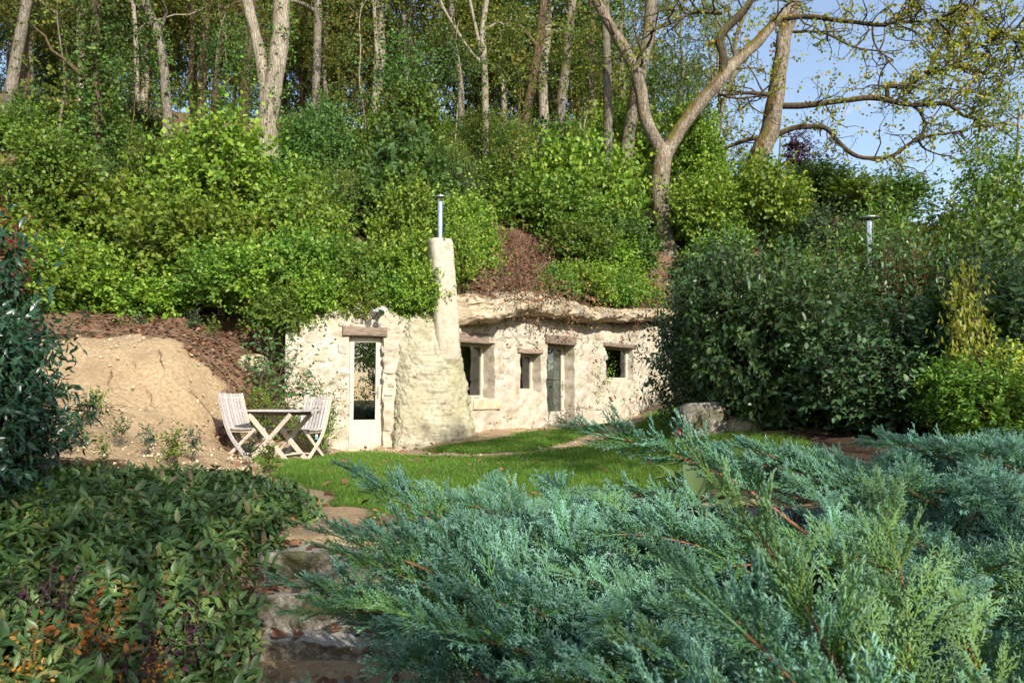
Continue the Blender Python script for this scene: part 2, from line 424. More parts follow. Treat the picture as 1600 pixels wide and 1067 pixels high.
M['wood_grey'] = mk_wood('weathered_wood', (.34, .30, .275), (.52, .475, .44))
M['wood_tan'] = mk_wood('oiled_wood', (.42, .34, .26), (.62, .53, .42))
M['wood_lintel'] = mk_wood('lintel_wood', (.15, .105, .075), (.31, .235, .175), .85, (2, 2, 12), 3)
M['wood_dark'] = mk_wood('dark_wood', (.10, .075, .055), (.18, .14, .11))
M['paint_cream'] = mk_simple('cream_paint', (.50, .455, .35), .4, .4, var=.03, nscale=3)
M['paint_grey'] = mk_simple('grey_paint', (.40, .40, .36), .45, .4, var=.05, nscale=3)
M['steel'] = mk_simple('stainless_steel', (.62, .62, .62), .22, .5, 1.0, var=.06, nscale=3)
M['steel_dull'] = mk_simple('dull_metal', (.40, .40, .39), .45, .5, .9, var=.1, nscale=5)
M['dark'] = mk_simple('unlit_room_dark', (.02, .017, .014), .8, .1, var=.2)  # darkness of the unlit rooms put into the colour
M['liner'] = mk_simple('dark_edging', (.022, .022, .027), .9, .1, var=.3, nscale=12)
M['red'] = mk_simple('red_plastic', (.30, .01, .014), .45, .4, var=.1)
M['tag'] = mk_simple('teal_tag', (.12, .45, .42), .5, .3, var=.1)
M['tag_white'] = mk_simple('white_tag', (.75, .75, .72), .5, .3, var=.03)
def mk_glass():
    m = Mat('window_glass'); fc = m.n('ShaderNodeLayerWeight', {'Blend': .5}).outputs['Facing']
    f = m.math('ADD', .16, m.math('MULTIPLY', m.math('POWER', fc, 4.0), .7))
    d = m.n('ShaderNodeBsdfTransparent', {'Color': (.70, .73, .71, 1)}).outputs[0]
    g = m.n('ShaderNodeBsdfGlossy', {'Roughness': .01, 'Color': (.95, .97, 1, 1)}).outputs[0]
    return m.done(m.n('ShaderNodeMixShader', {0: f, 1: d, 2: g}).outputs[0])
M['glass'] = mk_glass()

def mk_ground():
    m = Mat('ground_soil'); r = m.vc()
    n1 = m.noise(2.2, 6, .6); n2 = m.noise(16, 6, .7); n3 = m.noise(60, 4, .7); n4 = m.noise(.9, 5, .6)
    vor = m.n('ShaderNodeTexVoronoi', {'Vector': m.pos(), 'Scale': 22.0, 'Randomness': 1.0})
    forest = m.ramp(n2, [(.3, (.035, .022, .013)), (.55, (.085, .05, .028)), (.75, (.15, .085, .045))])
    pale = m.ramp(n2, [(.25, (.24, .155, .08)), (.5, (.40, .285, .16)), (.72, (.54, .42, .265))])
    pale = m.mix(m.math('MULTIPLY', m.rng(n4, .45, .62), .45), pale, (.27, .18, .10))
    peb = m.math('MULTIPLY', m.rng(vor.outputs['Distance'], .10, .22, 1, 0), m.rng(n1, .40, .6))
    pale = m.mix(m.math('MULTIPLY', peb, .7), pale, (.62, .56, .45))
    litter = m.ramp(n2, [(.3, (.05, .03, .02)), (.48, (.15, .085, .05)), (.6, (.24, .15, .09)), (.75, (.34, .23, .14))])
    litter = m.mix(m.rng(n4, .45, .62, 0, .7), litter, (.16, .12, .07))
    lawn = m.ramp(n2, [(.3, (.035, .06, .012)), (.6, (.07, .11, .02)), (.78, (.13, .13, .05))])
    nz = lambda s, a, b: m.rng(m.math('ADD', s, m.math('MULTIPLY', m.math('SUBTRACT', n2, .5), .7)), a, b)
    c = m.mix(nz(r[2], .35, .65), forest, pale)
    c = m.mix(nz(r[1], .35, .65), c, litter)
    c = m.mix(nz(r[0], .35, .65), c, lawn)
    h = m.math('ADD', m.math('ADD', n2, m.math('MULTIPLY', n3, .5)), m.math('MULTIPLY', peb, .6))
    return m.done(m.pbr(c, .95, .1, 0, m.bump(h, .9, .035)))
M['ground'] = mk_ground()

# ------------------------------------------------------------------ terrain
def rbf(pts, c):
    p = np.array(pts, float); X = p[:, :2]; z = p[:, 2]
    A = np.sqrt(((X[:, None] - X[None]) ** 2).sum(-1) + c * c)
    n = len(p); B = np.ones((n + 1, n + 1)); B[:n, :n] = A + np.eye(n) * -0.02; B[n, n] = 0
    w = np.linalg.solve(B, np.concatenate([z, [0]]))
    def f(x, y):
        x = np.asarray(x, float); y = np.asarray(y, float); r = np.full(x.shape, w[-1])
        for (a, b), k in zip(X, w[:-1]):
            r = r + k * np.sqrt((x - a) ** 2 + (y - b) ** 2 + c * c)
        return r
    return f
front = rbf([(-1.1, 4.0, -.74), (-1.1, 2.5, -.74), (0, 0, -.78), (-3, 0, -.75), (3, 0, -.8), (0, -6, -.95), (8, 0, -.5), (-8, 0, -.4), (0, -30, -2), (40, -20, -2), (-40, -20, -1),
    (-1.1, 4.75, -.62), (-1.1, 5.3, -.2), (-1.2, 6.0, -.05), (-.3, 5.3, -.2), (.3, 3, -.6), (1.2, 4.0, -.45), (1.5, 5.5, -.15), (2.5, 5, -.15), (5, 5, 0), (.5, 6.5, -.05),
    (-1.5, 8, 0), (-2.8, 11, 0), (-2.3, 13.7, -.02), (-2.75, 13.4, -.02), (-1.8, 13.6, 0), (-2.3, 12.9, 0), (-3.2, 12.9, .08), (-3.3, 13.5, .15), (0, 8, 0), (0, 11, .05), (-.6, 14.0, .10), (1, 16.4, .22), (2.2, 18, .27), (3.3, 18.8, .5), (.7, 14, .2), (2.3, 12, .25), (2.6, 10.5, .33),
    (4, 10, .4), (6, 9.5, .45), (8, 10, .5), (1.5, 9, .1), (3.6, 14, .6), (4.3, 17, .9), (8, 15, 1.2), (14, 12, 1), (30, 12, 1.5),
    (-2.65, 6, .02), (-2.1, 3.6, -.5), (-1.75, 4.6, -.38), (-1.9, 6.3, 0), (-3.3, 4.5, -.25), (-5, 4, .1), (-3.86, 8, .26), (-3.7, 10, .2), (-5.6, 10, .74), (-6.2, 11, 1.08), (-6.3, 13, 1.84), (-5.0, 12.5, 1.3),
    (-4.5, 11.8, .72), (-4.05, 11.8, .12), (-7.7, 13, 2.15), (-10, 9, 1.6), (-14, 12, 3), (-5.8, 14.3, 2.2), (-4.35, 13.2, 1.3), (-3.75, 12.9, .4), (-3.5, 12.2, .08), (-30, 10, 4)], .5)
hill = rbf([(-2.5, 15.5, 2.8), (-.5, 16.5, 3.1), (1, 18, 3.3), (2, 19, 3.4), (4.0, 21, 3.9), (-4.3, 14.6, 2.6), (-6, 16, 3.2), (-9, 16, 3.8), (-14, 16, 5), (-6, 20, 6.0), (0, 20.5, 5.3), (4.33, 22, 5.0), (8, 19, 3.2),
    (-5, 28, 10.4), (5, 28, 8.6), (0, 30, 10.6), (-15, 28, 11.5), (-25, 30, 13), (10, 26, 7.4), (8.36, 27, 8.2), (16, 26, 6), (14, 20, 3.3), (10, 16, 1.6), (20, 20, 3), (30, 30, 5),
    (0, 45, 12.5), (-30, 50, 14), (30, 50, 7), (0, 80, 13), (60, 80, 7), (-60, 60, 14), (60, 20, 2)], 1.2)
WL = np.array([(-22, 17.5), (-9, 15.3), (-5.6, 14.6), (-4.04, 13.75), (-1.03, 15.1), (3.78, 20.0), (6.2, 20.4), (16, 18), (60, 18)], float)
def walld(x, y):
    """signed distance behind the line of the house front, and how far outside its ends"""
    x = np.asarray(x, float); y = np.asarray(y, float); best = np.full(x.shape, 1e9); sg = np.ones(x.shape)
    for a, b in zip(WL[:-1], WL[1:]):
        d = b - a; l2 = d @ d; t = np.clip(((x - a[0]) * d[0] + (y - a[1]) * d[1]) / l2, 0, 1)
        qx, qy = x - a[0] - t * d[0], y - a[1] - t * d[1]; q = np.hypot(qx, qy)
        s_ = np.where(d[0] * (y - a[1]) - d[1] * (x - a[0]) > 0, 1.0, -1.0)
        up = q < best - 1e-9; best = np.where(up, q, best); sg = np.where(up, s_, sg)
    return best * sg
def gz(x, y):
    x = np.asarray(x, float); y = np.asarray(y, float)
    d = walld(x, y); out = np.maximum(np.maximum(-4.3 - x, x - 4.0), 0)
    k = sstep(.75, 1.05 + np.minimum(out * .8, 2.5), d + np.minimum(out * .6, 1.2))
    fz = np.clip(front(x, y), -3, 4); hz = np.clip(hill(x, y), -1, 15)
    fz = fz + .38 * np.exp(-((x + 5.35) / 1.15) ** 2 - ((y - 12.1) / 1.0) ** 2) - .10 * np.exp(-((x + 4.2) / .35) ** 2 - ((y - 12.2) / .9) ** 2)
    w = sstep(-1.1, -.35, d) * sstep(-4.0, -3.2, x) * sstep(-.9, -1.6, x); fz = fz * (1 - w) + np.minimum(fz, -.035) * w
    bed = sstep(.72, .92, x) * sstep(3.0, 2.5, x) * sstep(5.08, 5.17, y) * sstep(6.7, 6.1, y); fz = fz * (1 - bed) + np.maximum(fz, .19) * bed
    return fz * (1 - k) + hz * k
def gz1(x, y):
    return float(gz(np.array([x]), np.array([y]))[0])
def gp(x, y, dz=0.0):
    return np.array([x, y, gz1(x, y) + dz])

def poly_dist(x, y, pts):
    best = np.full(np.shape(x), 1e9)
    for a, b in zip(pts[:-1], pts[1:]):
        a, b = np.array(a), np.array(b); d = b - a; t = np.clip(((x - a[0]) * d[0] + (y - a[1]) * d[1]) / (d @ d), 0, 1)
        best = np.minimum(best, np.hypot(x - a[0] - t * d[0], y - a[1] - t * d[1]))
    return best
def inside(x, y, poly):
    r = np.zeros(np.shape(x), bool); n = len(poly)
    for i in range(n):
        (x1, y1), (x2, y2) = poly[i], poly[(i + 1) % n]
        c = ((y1 > y) != (y2 > y)) & (x < (x2 - x1) * (y - y1) / ((y2 - y1) or 1e-9) + x1)
        r ^= c
    return r
LAWN = [(-1.05, 5.8), (-1.4, 6.4), (-2.05, 7.5), (-2.85, 9.1), (-3.3, 10.4), (-3.3, 11.2), (-3.0, 12.1), (-2.3, 12.9), (-1.3, 13.7), (-.35, 14.5), (.6, 15.6), (1.5, 16.9), (2.6, 18.2), (3.6, 19.0), (4.4, 18.5), (4.2, 15), (3.4, 12), (3.6, 10), (3.2, 7), (2.4, 6.2), (.5, 6.3)]
PATH = [(-2.1, 13.3), (-1.2, 12.4), (-.1, 11.6), (.8, 12.1), (1.5, 13.3), (2.2, 15.3), (2.6, 17.4)]
def lawn_mask(x, y):
    edge = poly_dist(x, y, LAWN + [LAWN[0]]); s = np.where(inside(x, y, LAWN), edge, -edge)
    p = np.stack([x, y, np.zeros_like(x)], -1).reshape(-1, 3); nz = fbm(p, 1.6, 4, 3).reshape(np.shape(x))
    a = sstep(-.12, .22, s + nz * .22)
    w = np.interp(x, [-2.2, -1, 0, 1, 2.5], [.36, .22, .15, .14, .2])
    a = a * sstep(.0, .28, poly_dist(x, y, PATH) - w + nz * .22)
    return np.clip(a - .45 * sstep(.3, .8, nz), 0, 1)
def masks(x, y):
    p = np.stack([x, y, np.zeros_like(x)], -1).reshape(-1, 3); nz = fbm(p, .9, 4, 9).reshape(np.shape(x))
    d = walld(x, y); lw = lawn_mask(x, y)
    pale = sstep(.4, 0, np.hypot((x + 5.0) / 2.0, (y - 11.3) / 2.1) - 1 + nz * .3) 
    pale = np.maximum(pale, sstep(1.5, .9, poly_dist(x, y, [(-1.2, 5.2), (-1.9, 6.8), (-3.2, 9.3), (-4.5, 9.3), (-5.5, 8.5)]) + nz * .4))
    pale = np.maximum(pale, ((x > -3.4) & (x < 4.2) & (y > 10.5) & (d < .9)) * 1.0)
    pale = np.maximum(pale, sstep(3.3, 2.4, np.hypot(x - 1.6, y - 5.0) + nz * .5) * .9)
    lit = sstep(.1, .6, nz * .5 + sstep(-2.6, -.4, d) * (x < -3.6) * 1.2 - pale * .35) * (x < -3.3) * (y > 9)
    lit = np.maximum(lit, sstep(.05, .45, nz) * (x < -3.0) * (y < 10.6) * (y > 6) * .9)
    lit = np.maximum(lit, (d > .5) * (np.where(d > 4, .32, .55) + nz * .4))
    return lw, np.clip(lit, 0, 1), np.clip(pale, 0, 1)

def build_ground():
    def axis(lo, hi, st, far_lo, far_hi):
        a = list(np.arange(lo, hi, st)); s_, v = st, hi
        while v < far_hi: v += s_; s_ *= 1.16; a.append(v)
        s_, v, b = st, lo, []
        while v > far_lo: s_ *= 1.16; v -= s_; b.append(v)
        return np.array(b[::-1] + a)
    xs, ys = axis(-9, 9, .085, -600, 600), axis(1.5, 23, .085, -600, 900)
    X, Y = np.meshgrid(xs, ys); Z = gz(X, Y)
    p = np.stack([X, Y, Z], -1).reshape(-1, 3)
    lw, lit, pale = masks(X, Y)
    amp = (.010 + .03 * (1 - lw) + .03 * lit).ravel()
    p[:, 2] += fbm(p, 1.7, 5, 21) * amp * 1.4 - np.clip(vnoise(p * np.array([1, .5, 1]), 2.2, 44), 0, 1) * .11 * pale.ravel() * (p[:, 0] < -3.2) + fbm(p, 6, 3, 46) * .018 * pale.ravel() * (p[:, 0] < -3.2) + .03 * (1 - lw.ravel()) * fbm(p, .6, 3, 5)
    # seat for the stone steps
    st = (np.abs(p[:, 0] + 1.1) < .62) & (p[:, 1] < 5.5) & (p[:, 1] > 4.3)
    p[st, 2] = np.minimum(p[st, 2], np.interp(p[st, 1], [4.3, 4.79, 4.8, 5.08, 5.09, 5.5], [-.76, -.76, -.66, -.64, -.42, -.24]))
    nx, ny = len(xs), len(ys); i = np.arange(nx * ny).reshape(ny, nx)
    Fq = np.stack([i[:-1, :-1], i[:-1, 1:], i[1:, 1:], i[1:, :-1]], -1).reshape(-1, 4)
    g = Geo(); g.add(p, Fq, 0, np.stack([lw.ravel(), lit.ravel(), pale.ravel()], -1))
    obj('ground', g, M['ground'], smooth=True, kind='structure', label='soil of the garden, earth bank and wooded hillside')
build_ground()

# ------------------------------------------------------------------ leaf shapes and foliage
KITE = (np.array([[0, 0, 0], [-.42, .45, .10], [0, 1, -.05], [.42, .45, .10], [0, .5, 0]]), np.array([[0, 4, 1], [4, 2, 1], [0, 3, 4], [4, 3, 2]]))
KITE2 = (np.array([[0, 0, 0], [-.40, .45, .12], [0, 1, -.06], [.40, .45, .12]]), np.array([[0, 2, 1], [0, 3, 2]]))
def mkleaf(w=.36, n=4, droop=.15, fold=.12):
    t = np.linspace(0, 1, n + 1); V = [[0, 0, 0]]
    for x in t[1:-1]:
        hw = w * math.sin(math.pi * x ** .8) ** .9; z = -droop * x * x
        V += [[-hw, x, z + fold * hw], [0, x, z - .01], [hw, x, z + fold * hw]]
    V.append([0, 1, -droop]); Fx = [[0, 2, 1], [0, 3, 2]]
    for k in range(n - 2):
        a = 1 + 3 * k; b = a + 3
        Fx += [[a, a + 1, b + 1], [a, b + 1, b], [a + 1, a + 2, b + 2], [a + 1, b + 2, b + 1]]
    a = 1 + 3 * (n - 2); e = len(V) - 1
    Fx += [[a, a + 1, e], [a + 1, a + 2, e]]
    return np.array(V), np.array(Fx)
LEAF6 = mkleaf(.19, 4, .28, .3)
LEAF4 = mkleaf(.27, 3, .18, .25)
OAKL = (np.array([[0, 0, 0], [-.22, .25, .03], [-.38, .6, .05], [-.2, .9, 0], [.2, .9, 0], [.38, .6, .05], [.22, .25, .03], [0, .55, -.03]]),
        np.array([[0, 7, 1], [1, 7, 2], [2, 7, 3], [3, 7, 4], [4, 7, 5], [5, 7, 6], [6, 7, 0]]))

def add_leaves(g, rng, P0, D, tl, k, ll, T=KITE2, mat=0, flat=.7, twig=None, wob=.25, spread=.8, droop=0.0):
    """k leaves along each twig (start P0, direction D, length tl)"""
    N = len(P0); tl = np.broadcast_to(np.asarray(tl, float), (N,))
    Sd = nrm(np.cross(D, rng.normal(size=(N, 3)))); B = np.cross(D, Sd)
    pos, dr, nr, col = [], [], [], []
    tw = rng.random(N)
    up = np.array([0, 0, 1.0])
    for j in range(k):
        t = (j + .6) / k
        a = j * 2.4 + rng.normal(size=N) * .4
        sag = -up * (t * t * tl * droop)[:, None]
        p = P0 + D * (tl * t)[:, None] + sag
        s_ = Sd * np.cos(a)[:, None] + B * np.sin(a)[:, None]
        pos.append(p); dr.append(nrm(D * (.35 + .5 * t) + s_ * spread + rng.normal(size=(N, 3)) * wob - up * .12))
        nr.append(nrm(up * flat + D * .45 + rng.normal(size=(N, 3)) * .45))
        col.append(np.stack([rng.random(N), tw, np.full(N, t)], -1))
    pos, dr, nr, col = map(np.concatenate, (pos, dr, nr, col))
    g.inst(T[0], T[1], pos, frames(dr, nr), ll * rng.uniform(.65, 1.25, len(pos)), mat, col)
    if twig is not None:
        tt = np.array([[-.5, 0, 0], [.5, 0, 0], [0, 0, .8], [0, 1, 0]]); 
        R = frames(D, rng.normal(size=(N, 3))); V = np.einsum('nij,nkj->nki', R, np.stack([tt * np.array([twig[0], l, twig[0]]) for l in tl])) + P0[:, None]
        Fx = (np.array([[0, 1, 3], [1, 2, 3], [2, 0, 3]])[None] + (np.arange(N) * 4)[:, None, None]).reshape(-1, 3)
        g.add(V.reshape(-1, 3), Fx, twig[1])

def cloud_points(rng, blobs, n, shell=.55):
    b = np.array(blobs, float); vol = (b[:, 3] * b[:, 4] + b[:, 4] * b[:, 5] + b[:, 3] * b[:, 5]); pr = vol / vol.sum()
    P_, D_ = [], []
    tot = 0
    while tot < n:
        k = rng.choice(len(b), n, p=pr); d = nrm(rng.normal(size=(n, 3))); r = rng.uniform(shell, 1.0, n) ** .7
        q = d * r[:, None] * (1 + .18 * fbm(d + k[:, None] * 3.1, 2.2, 2, 4))[:, None]; p = b[k, :3] + q * b[k, 3:]
        ins = np.zeros(n, bool)
        for j in range(len(b)):
            ins |= (np.sum(((p - b[j, :3]) / b[j, 3:]) ** 2, 1) < shell ** 2 * .8) & (k != j)
        ok = ~ins
        P_.append(p[ok]); D_.append(nrm(d / b[k, 3:])[ok]); tot += ok.sum()
    return np.concatenate(P_)[:n], np.concatenate(D_)[:n]

def shrub_mesh(seed, blobs, ntwig, k, ll, tl, T=KITE2, shell=.5, flat=.6, stems=9, stem_r=.018, up=.45, name='shrub'):
    """foliage mesh and stem mesh of a shrub standing at the origin"""
    rng = np.random.default_rng(seed)
    p, d = cloud_points(rng, blobs, ntwig, shell)
    keep = p[:, 2] > .05; p, d = p[keep], d[keep]
    d = nrm(d + np.array([0, 0, up]) + rng.normal(size=d.shape) * .45)
    g = Geo(); add_leaves(g, rng, p - d * tl * .5, d, tl * (.5 + 1.5 * rng.random(len(p)) ** 2), k, ll, T, 0, flat, twig=(.006, 1))
    fol = g.mesh(name + '_foliage', [M['leaf_mid'], M['twig']])
    w = Geo()
    for i in range(stems):
        e = p[rng.integers(len(p))] * .95; a = rng.uniform(0, 6.28); b0 = np.array([math.cos(a) * .12, math.sin(a) * .12, -.15])
        mid = b0 * .5 + e * .5 + np.array([0, 0, .25 * e[2]]) * .4 + rng.normal(size=3) * .08
        w.tube(spline([b0, mid * np.array([.7, .7, 1]), e], 7), np.linspace(stem_r, stem_r * .3, 7), 5, 0)
        for q in range(3):
            e2 = p[rng.integers(len(p))]; 
            if np.linalg.norm(e2 - e) < 1.2 * max(.4, np.linalg.norm(e) * .6):
                w.tube(spline([mid, (mid + e2) / 2 + rng.normal(size=3) * .05, e2], 5), np.linspace(stem_r * .6, stem_r * .2, 5), 4, 0)
    return fol, w.mesh(name + '_stem', [M['twig']])
def shrub(name, meshes, label, loc, sc=1.0, rotz=0.0, group=None, leaf=None, cat='shrub', stem=None):
    t = thing(name, label, cat, loc, rotz, group)
    s3 = (sc, sc, sc) if np.isscalar(sc) else sc
    put('foliage', meshes[0], t, [leaf, stem], 'stuff', sc=s3)
    put('stem', meshes[1], t, [stem], sc=s3)
    return t

# ------------------------------------------------------------------ the house cut into the rock
class Wall:
    def __init__(s, a, b):
        s.a = np.array(a, float); d = np.array(b, float) - s.a; s.len = np.linalg.norm(d); s.d = d / s.len; s.n = np.array([s.d[1], -s.d[0]])
    def w(s, q):                                   # (along, out, up) -> world
        q = np.asarray(q, float).reshape(-1, 3)
        xy = s.a + q[:, :1] * s.d + q[:, 1:2] * s.n
        return np.concatenate([xy, q[:, 2:3]], 1)
    def hit(s, u, v):
        r = ray(u, v); den = r[0] * s.n[0] + r[1] * s.n[1]
        t = ((s.a - CAM[:2]) @ s.n) / den; p = CAM + r * t
        return (p[:2] - s.a) @ s.d, p[2]
    def rect(s, u0, u1, v0, v1):
        um, vm = (u0 + u1) / 2, (v0 + v1) / 2
        return s.hit(u0, vm)[0], s.hit(u1, vm)[0], s.hit(um, v1)[1], s.hit(um, v0)[1]
W1 = Wall(WL[3], WL[4]); W2 = Wall(WL[4], WL[5])

house = thing('cave_house', 'cream stone house built into the limestone bank under the woods', 'house', (-1.0, 15.0, 0.0))

def wall_mesh(name, wl, s0, s1, zb, ztop, holes, mat, seed, amp=.035, cap=.9):
    ss = np.arange(s0, s1, .032); zs = np.arange(zb, max(ztop(ss)) + .01, .032)
    for h in holes:
        for e in h[:2]: ss[np.argmin(abs(ss - e))] = e
        for e in h[2:4]: zs[np.argmin(abs(zs - e))] = e
    nz, ns = len(zs), len(ss)
    Sg, Zg = np.meshgrid(ss, zs)
    top = ztop(ss); Zg = np.where(Zg > top[None], top[None], Zg)
    p = np.stack([Sg, np.zeros_like(Sg), Zg], -1).reshape(-1, 3)
    pn = p + np.array([0, seed * 3.0, 0])
    n = fbm(pn, 1.1, 4, seed) * amp * 1.2 + fbm(pn, 4.5, 4, seed + 7, .6) * amp - np.clip(fbm(pn, 7, 3, seed + 11) - .15, 0, 1) * amp * 1.1
    p[:, 1] += n
    edge = np.zeros(len(p), bool)
    for h in holes:
        e = (abs(p[:, 0] - h[0]) < .002) | (abs(p[:, 0] - h[1]) < .002) | (abs(p[:, 2] - h[2]) < .002) | (abs(p[:, 2] - h[3]) < .002)
        ins = (p[:, 0] > h[0] - .01) & (p[:, 0] < h[1] + .01) & (p[:, 2] > h[2] - .01) & (p[:, 2] < h[3] + .01)
        edge |= e & ins
    p[edge, 0] += vnoise(p[edge], 7, 3) * .022
    i = np.arange(nz * ns).reshape(nz, ns)
    Fq = np.stack([i[:-1, :-1], i[:-1, 1:], i[1:, 1:], i[1:, :-1]], -1).reshape(-1, 4)
    c = np.stack([(Sg[:-1, :-1] + Sg[1:, 1:]) / 2, (Zg[:-1, :-1] + Zg[1:, 1:]) / 2], -1).reshape(-1, 2)
    keep = np.ones(len(Fq), bool)
    flat = (Zg[1:, :-1] - Zg[:-1, :-1]).ravel() < 1e-5
    rv = []
    for h in holes:
        ins = (c[:, 0] > h[0]) & (c[:, 0] < h[1]) & (c[:, 1] > h[2]) & (c[:, 1] < h[3]); keep &= ~ins
        a0, a1 = np.argmin(abs(ss - h[0])), np.argmin(abs(ss - h[1])); b0, b1 = np.argmin(abs(zs - h[2])), np.argmin(abs(zs - h[3]))
        loop = [i[b0, k] for k in range(a0, a1)] + [i[k, a1] for k in range(b0, b1)] + [i[b1, k] for k in range(a1, a0, -1)] + [i[k, a0] for k in range(b1, b0, -1)]
        rv.append((loop, h[4]))
    g = Geo(); g.add(wl.w(p), Fq[keep & ~flat], 0)
    for loop, dep in rv:
        a = p[loop]; m = len(a); V = [a]
        for k in range(1, 5):
            q = a.copy(); q[:, 1] = a[:, 1] * (1 - k / 4) - (dep + .10) * k / 4
            if k < 4: q += (vnoise(q + 5, 9, 2) * .008)[:, None]
            V.append(q)
        V = np.concatenate(V); k = np.arange(m); k2 = (k + 1) % m
        g.add(wl.w(V), np.concatenate([np.stack([r * m + k, r * m + k2, (r + 1) * m + k2, (r + 1) * m + k], 1) for r in range(4)]), 0)
    # the top turns back into the bank
    tp = p.reshape(nz, ns, 3)[-1]; V = [tp]; K = 9
    for k in range(1, K):
        q = tp.copy(); t = k / (K - 1)
        q[:, 1] -= cap * t; q[:, 2] += .35 * t + .09 * math.sin(math.pi * t) + fbm(q + 9, 2.2, 3, seed) * .07
        V.append(q)
    i = np.arange(K * ns).reshape(K, ns)
    g.add(wl.w(np.concatenate(V)), np.stack([i[:-1, :-1], i[:-1, 1:], i[1:, 1:], i[1:, :-1]], -1).reshape(-1, 4), 0)
    return obj(name, g, mat, house, smooth=True)

D1 = W1.rect(545, 599, 524, 698); D1 = (D1[0], D1[1], D1[2], D1[3], .13)
N1 = (*W2.rect(714, 773, 534, 624), .33)
N2 = (*W2.rect(813, 845.5, 551, 613), .25)
D2 = (*W2.rect(855, 898, 536, 672), .30)
N4 = (*W2.rect(946, 989, 541, 595), .16)
top1 = lambda s: 2.40 + .05 * np.sin(s * 1.7) + .05 * np.sin(s * 4.1 + 1) - .4 * sstep(.9, .1, s)
top2 = lambda s: 2.62 + .04 * np.sin(s * 2.3) + 0 * s
wall_a = wall_mesh('wall', W1, .12, W1.len + .06, -.35, top1, [D1], M['plaster'], 3, .03, 1.0)
wall_b = wall_mesh('wall', W2, -.02, W2.len + .5, -.3, top2, [N1, N2, D2, N4], M['plaster'], 5, .018)

def wbox(g, wl, s0, s1, n0, n1, z0, z1, mat=0):
    g.box((s0, n0, z0), (s1, n1, z1), mat, None, wl.w)
def frame_mesh(g, wl, s0, s1, z0, z1, n, w=.055, t=.06, bottom=None):
    b = bottom if bottom is not None else w
    wbox(g, wl, s0, s0 + w, n - t, n, z0, z1); wbox(g, wl, s1 - w, s1, n - t, n, z0, z1)
    wbox(g, wl, s0 + w, s1 - w, n - t, n, z1 - w, z1); wbox(g, wl, s0 + w, s1 - w, n - t, n, z0, z0 + b)
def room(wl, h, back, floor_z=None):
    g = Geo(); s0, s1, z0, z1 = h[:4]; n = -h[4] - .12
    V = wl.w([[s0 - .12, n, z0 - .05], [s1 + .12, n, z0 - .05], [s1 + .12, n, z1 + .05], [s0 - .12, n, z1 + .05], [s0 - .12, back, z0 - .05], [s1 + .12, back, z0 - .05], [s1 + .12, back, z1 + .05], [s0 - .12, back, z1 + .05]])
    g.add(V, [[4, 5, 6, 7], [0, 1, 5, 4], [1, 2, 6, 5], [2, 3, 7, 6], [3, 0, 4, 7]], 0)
    obj('room_recess', g, M['dark'], house)  # near-black box stands in for the unlit room behind the glass
def window(wl, h, label, sill_out=.02, inner=.0):
    s0, s1, z0, z1, dep = h
    g = Geo(); frame_mesh(g, wl, s0 - .02, s1 + .02, z0 - .01, z1 + .02, -dep, .05, .07)
    frame_mesh(g, wl, s0 + .035, s1 - .035, z0 + .045, z1 - .035, -dep + .012, .035, .05)
    o = obj('window', g, M['paint_cream'], house, label=label)
    g = Geo(); wbox(g, wl, s0 + .065, s1 - .065, -dep - .03, -dep - .022, z0 + .075, z1 - .065); obj('pane', g, M['glass'], o, at=house.location)
    g = Geo(); wbox(g, wl, s0 + .004, s1 - .004, -dep + .014, -dep + .13, z0 - .012, z0 + .028); obj('sill', g, M['paint_cream'], o, at=house.location)
    room(wl, h, -.74)
ORG_H = wloc(house)
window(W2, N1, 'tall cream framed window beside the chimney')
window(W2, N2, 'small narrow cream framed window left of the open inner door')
window(W2, N4, 'square window at the right end of the facade')

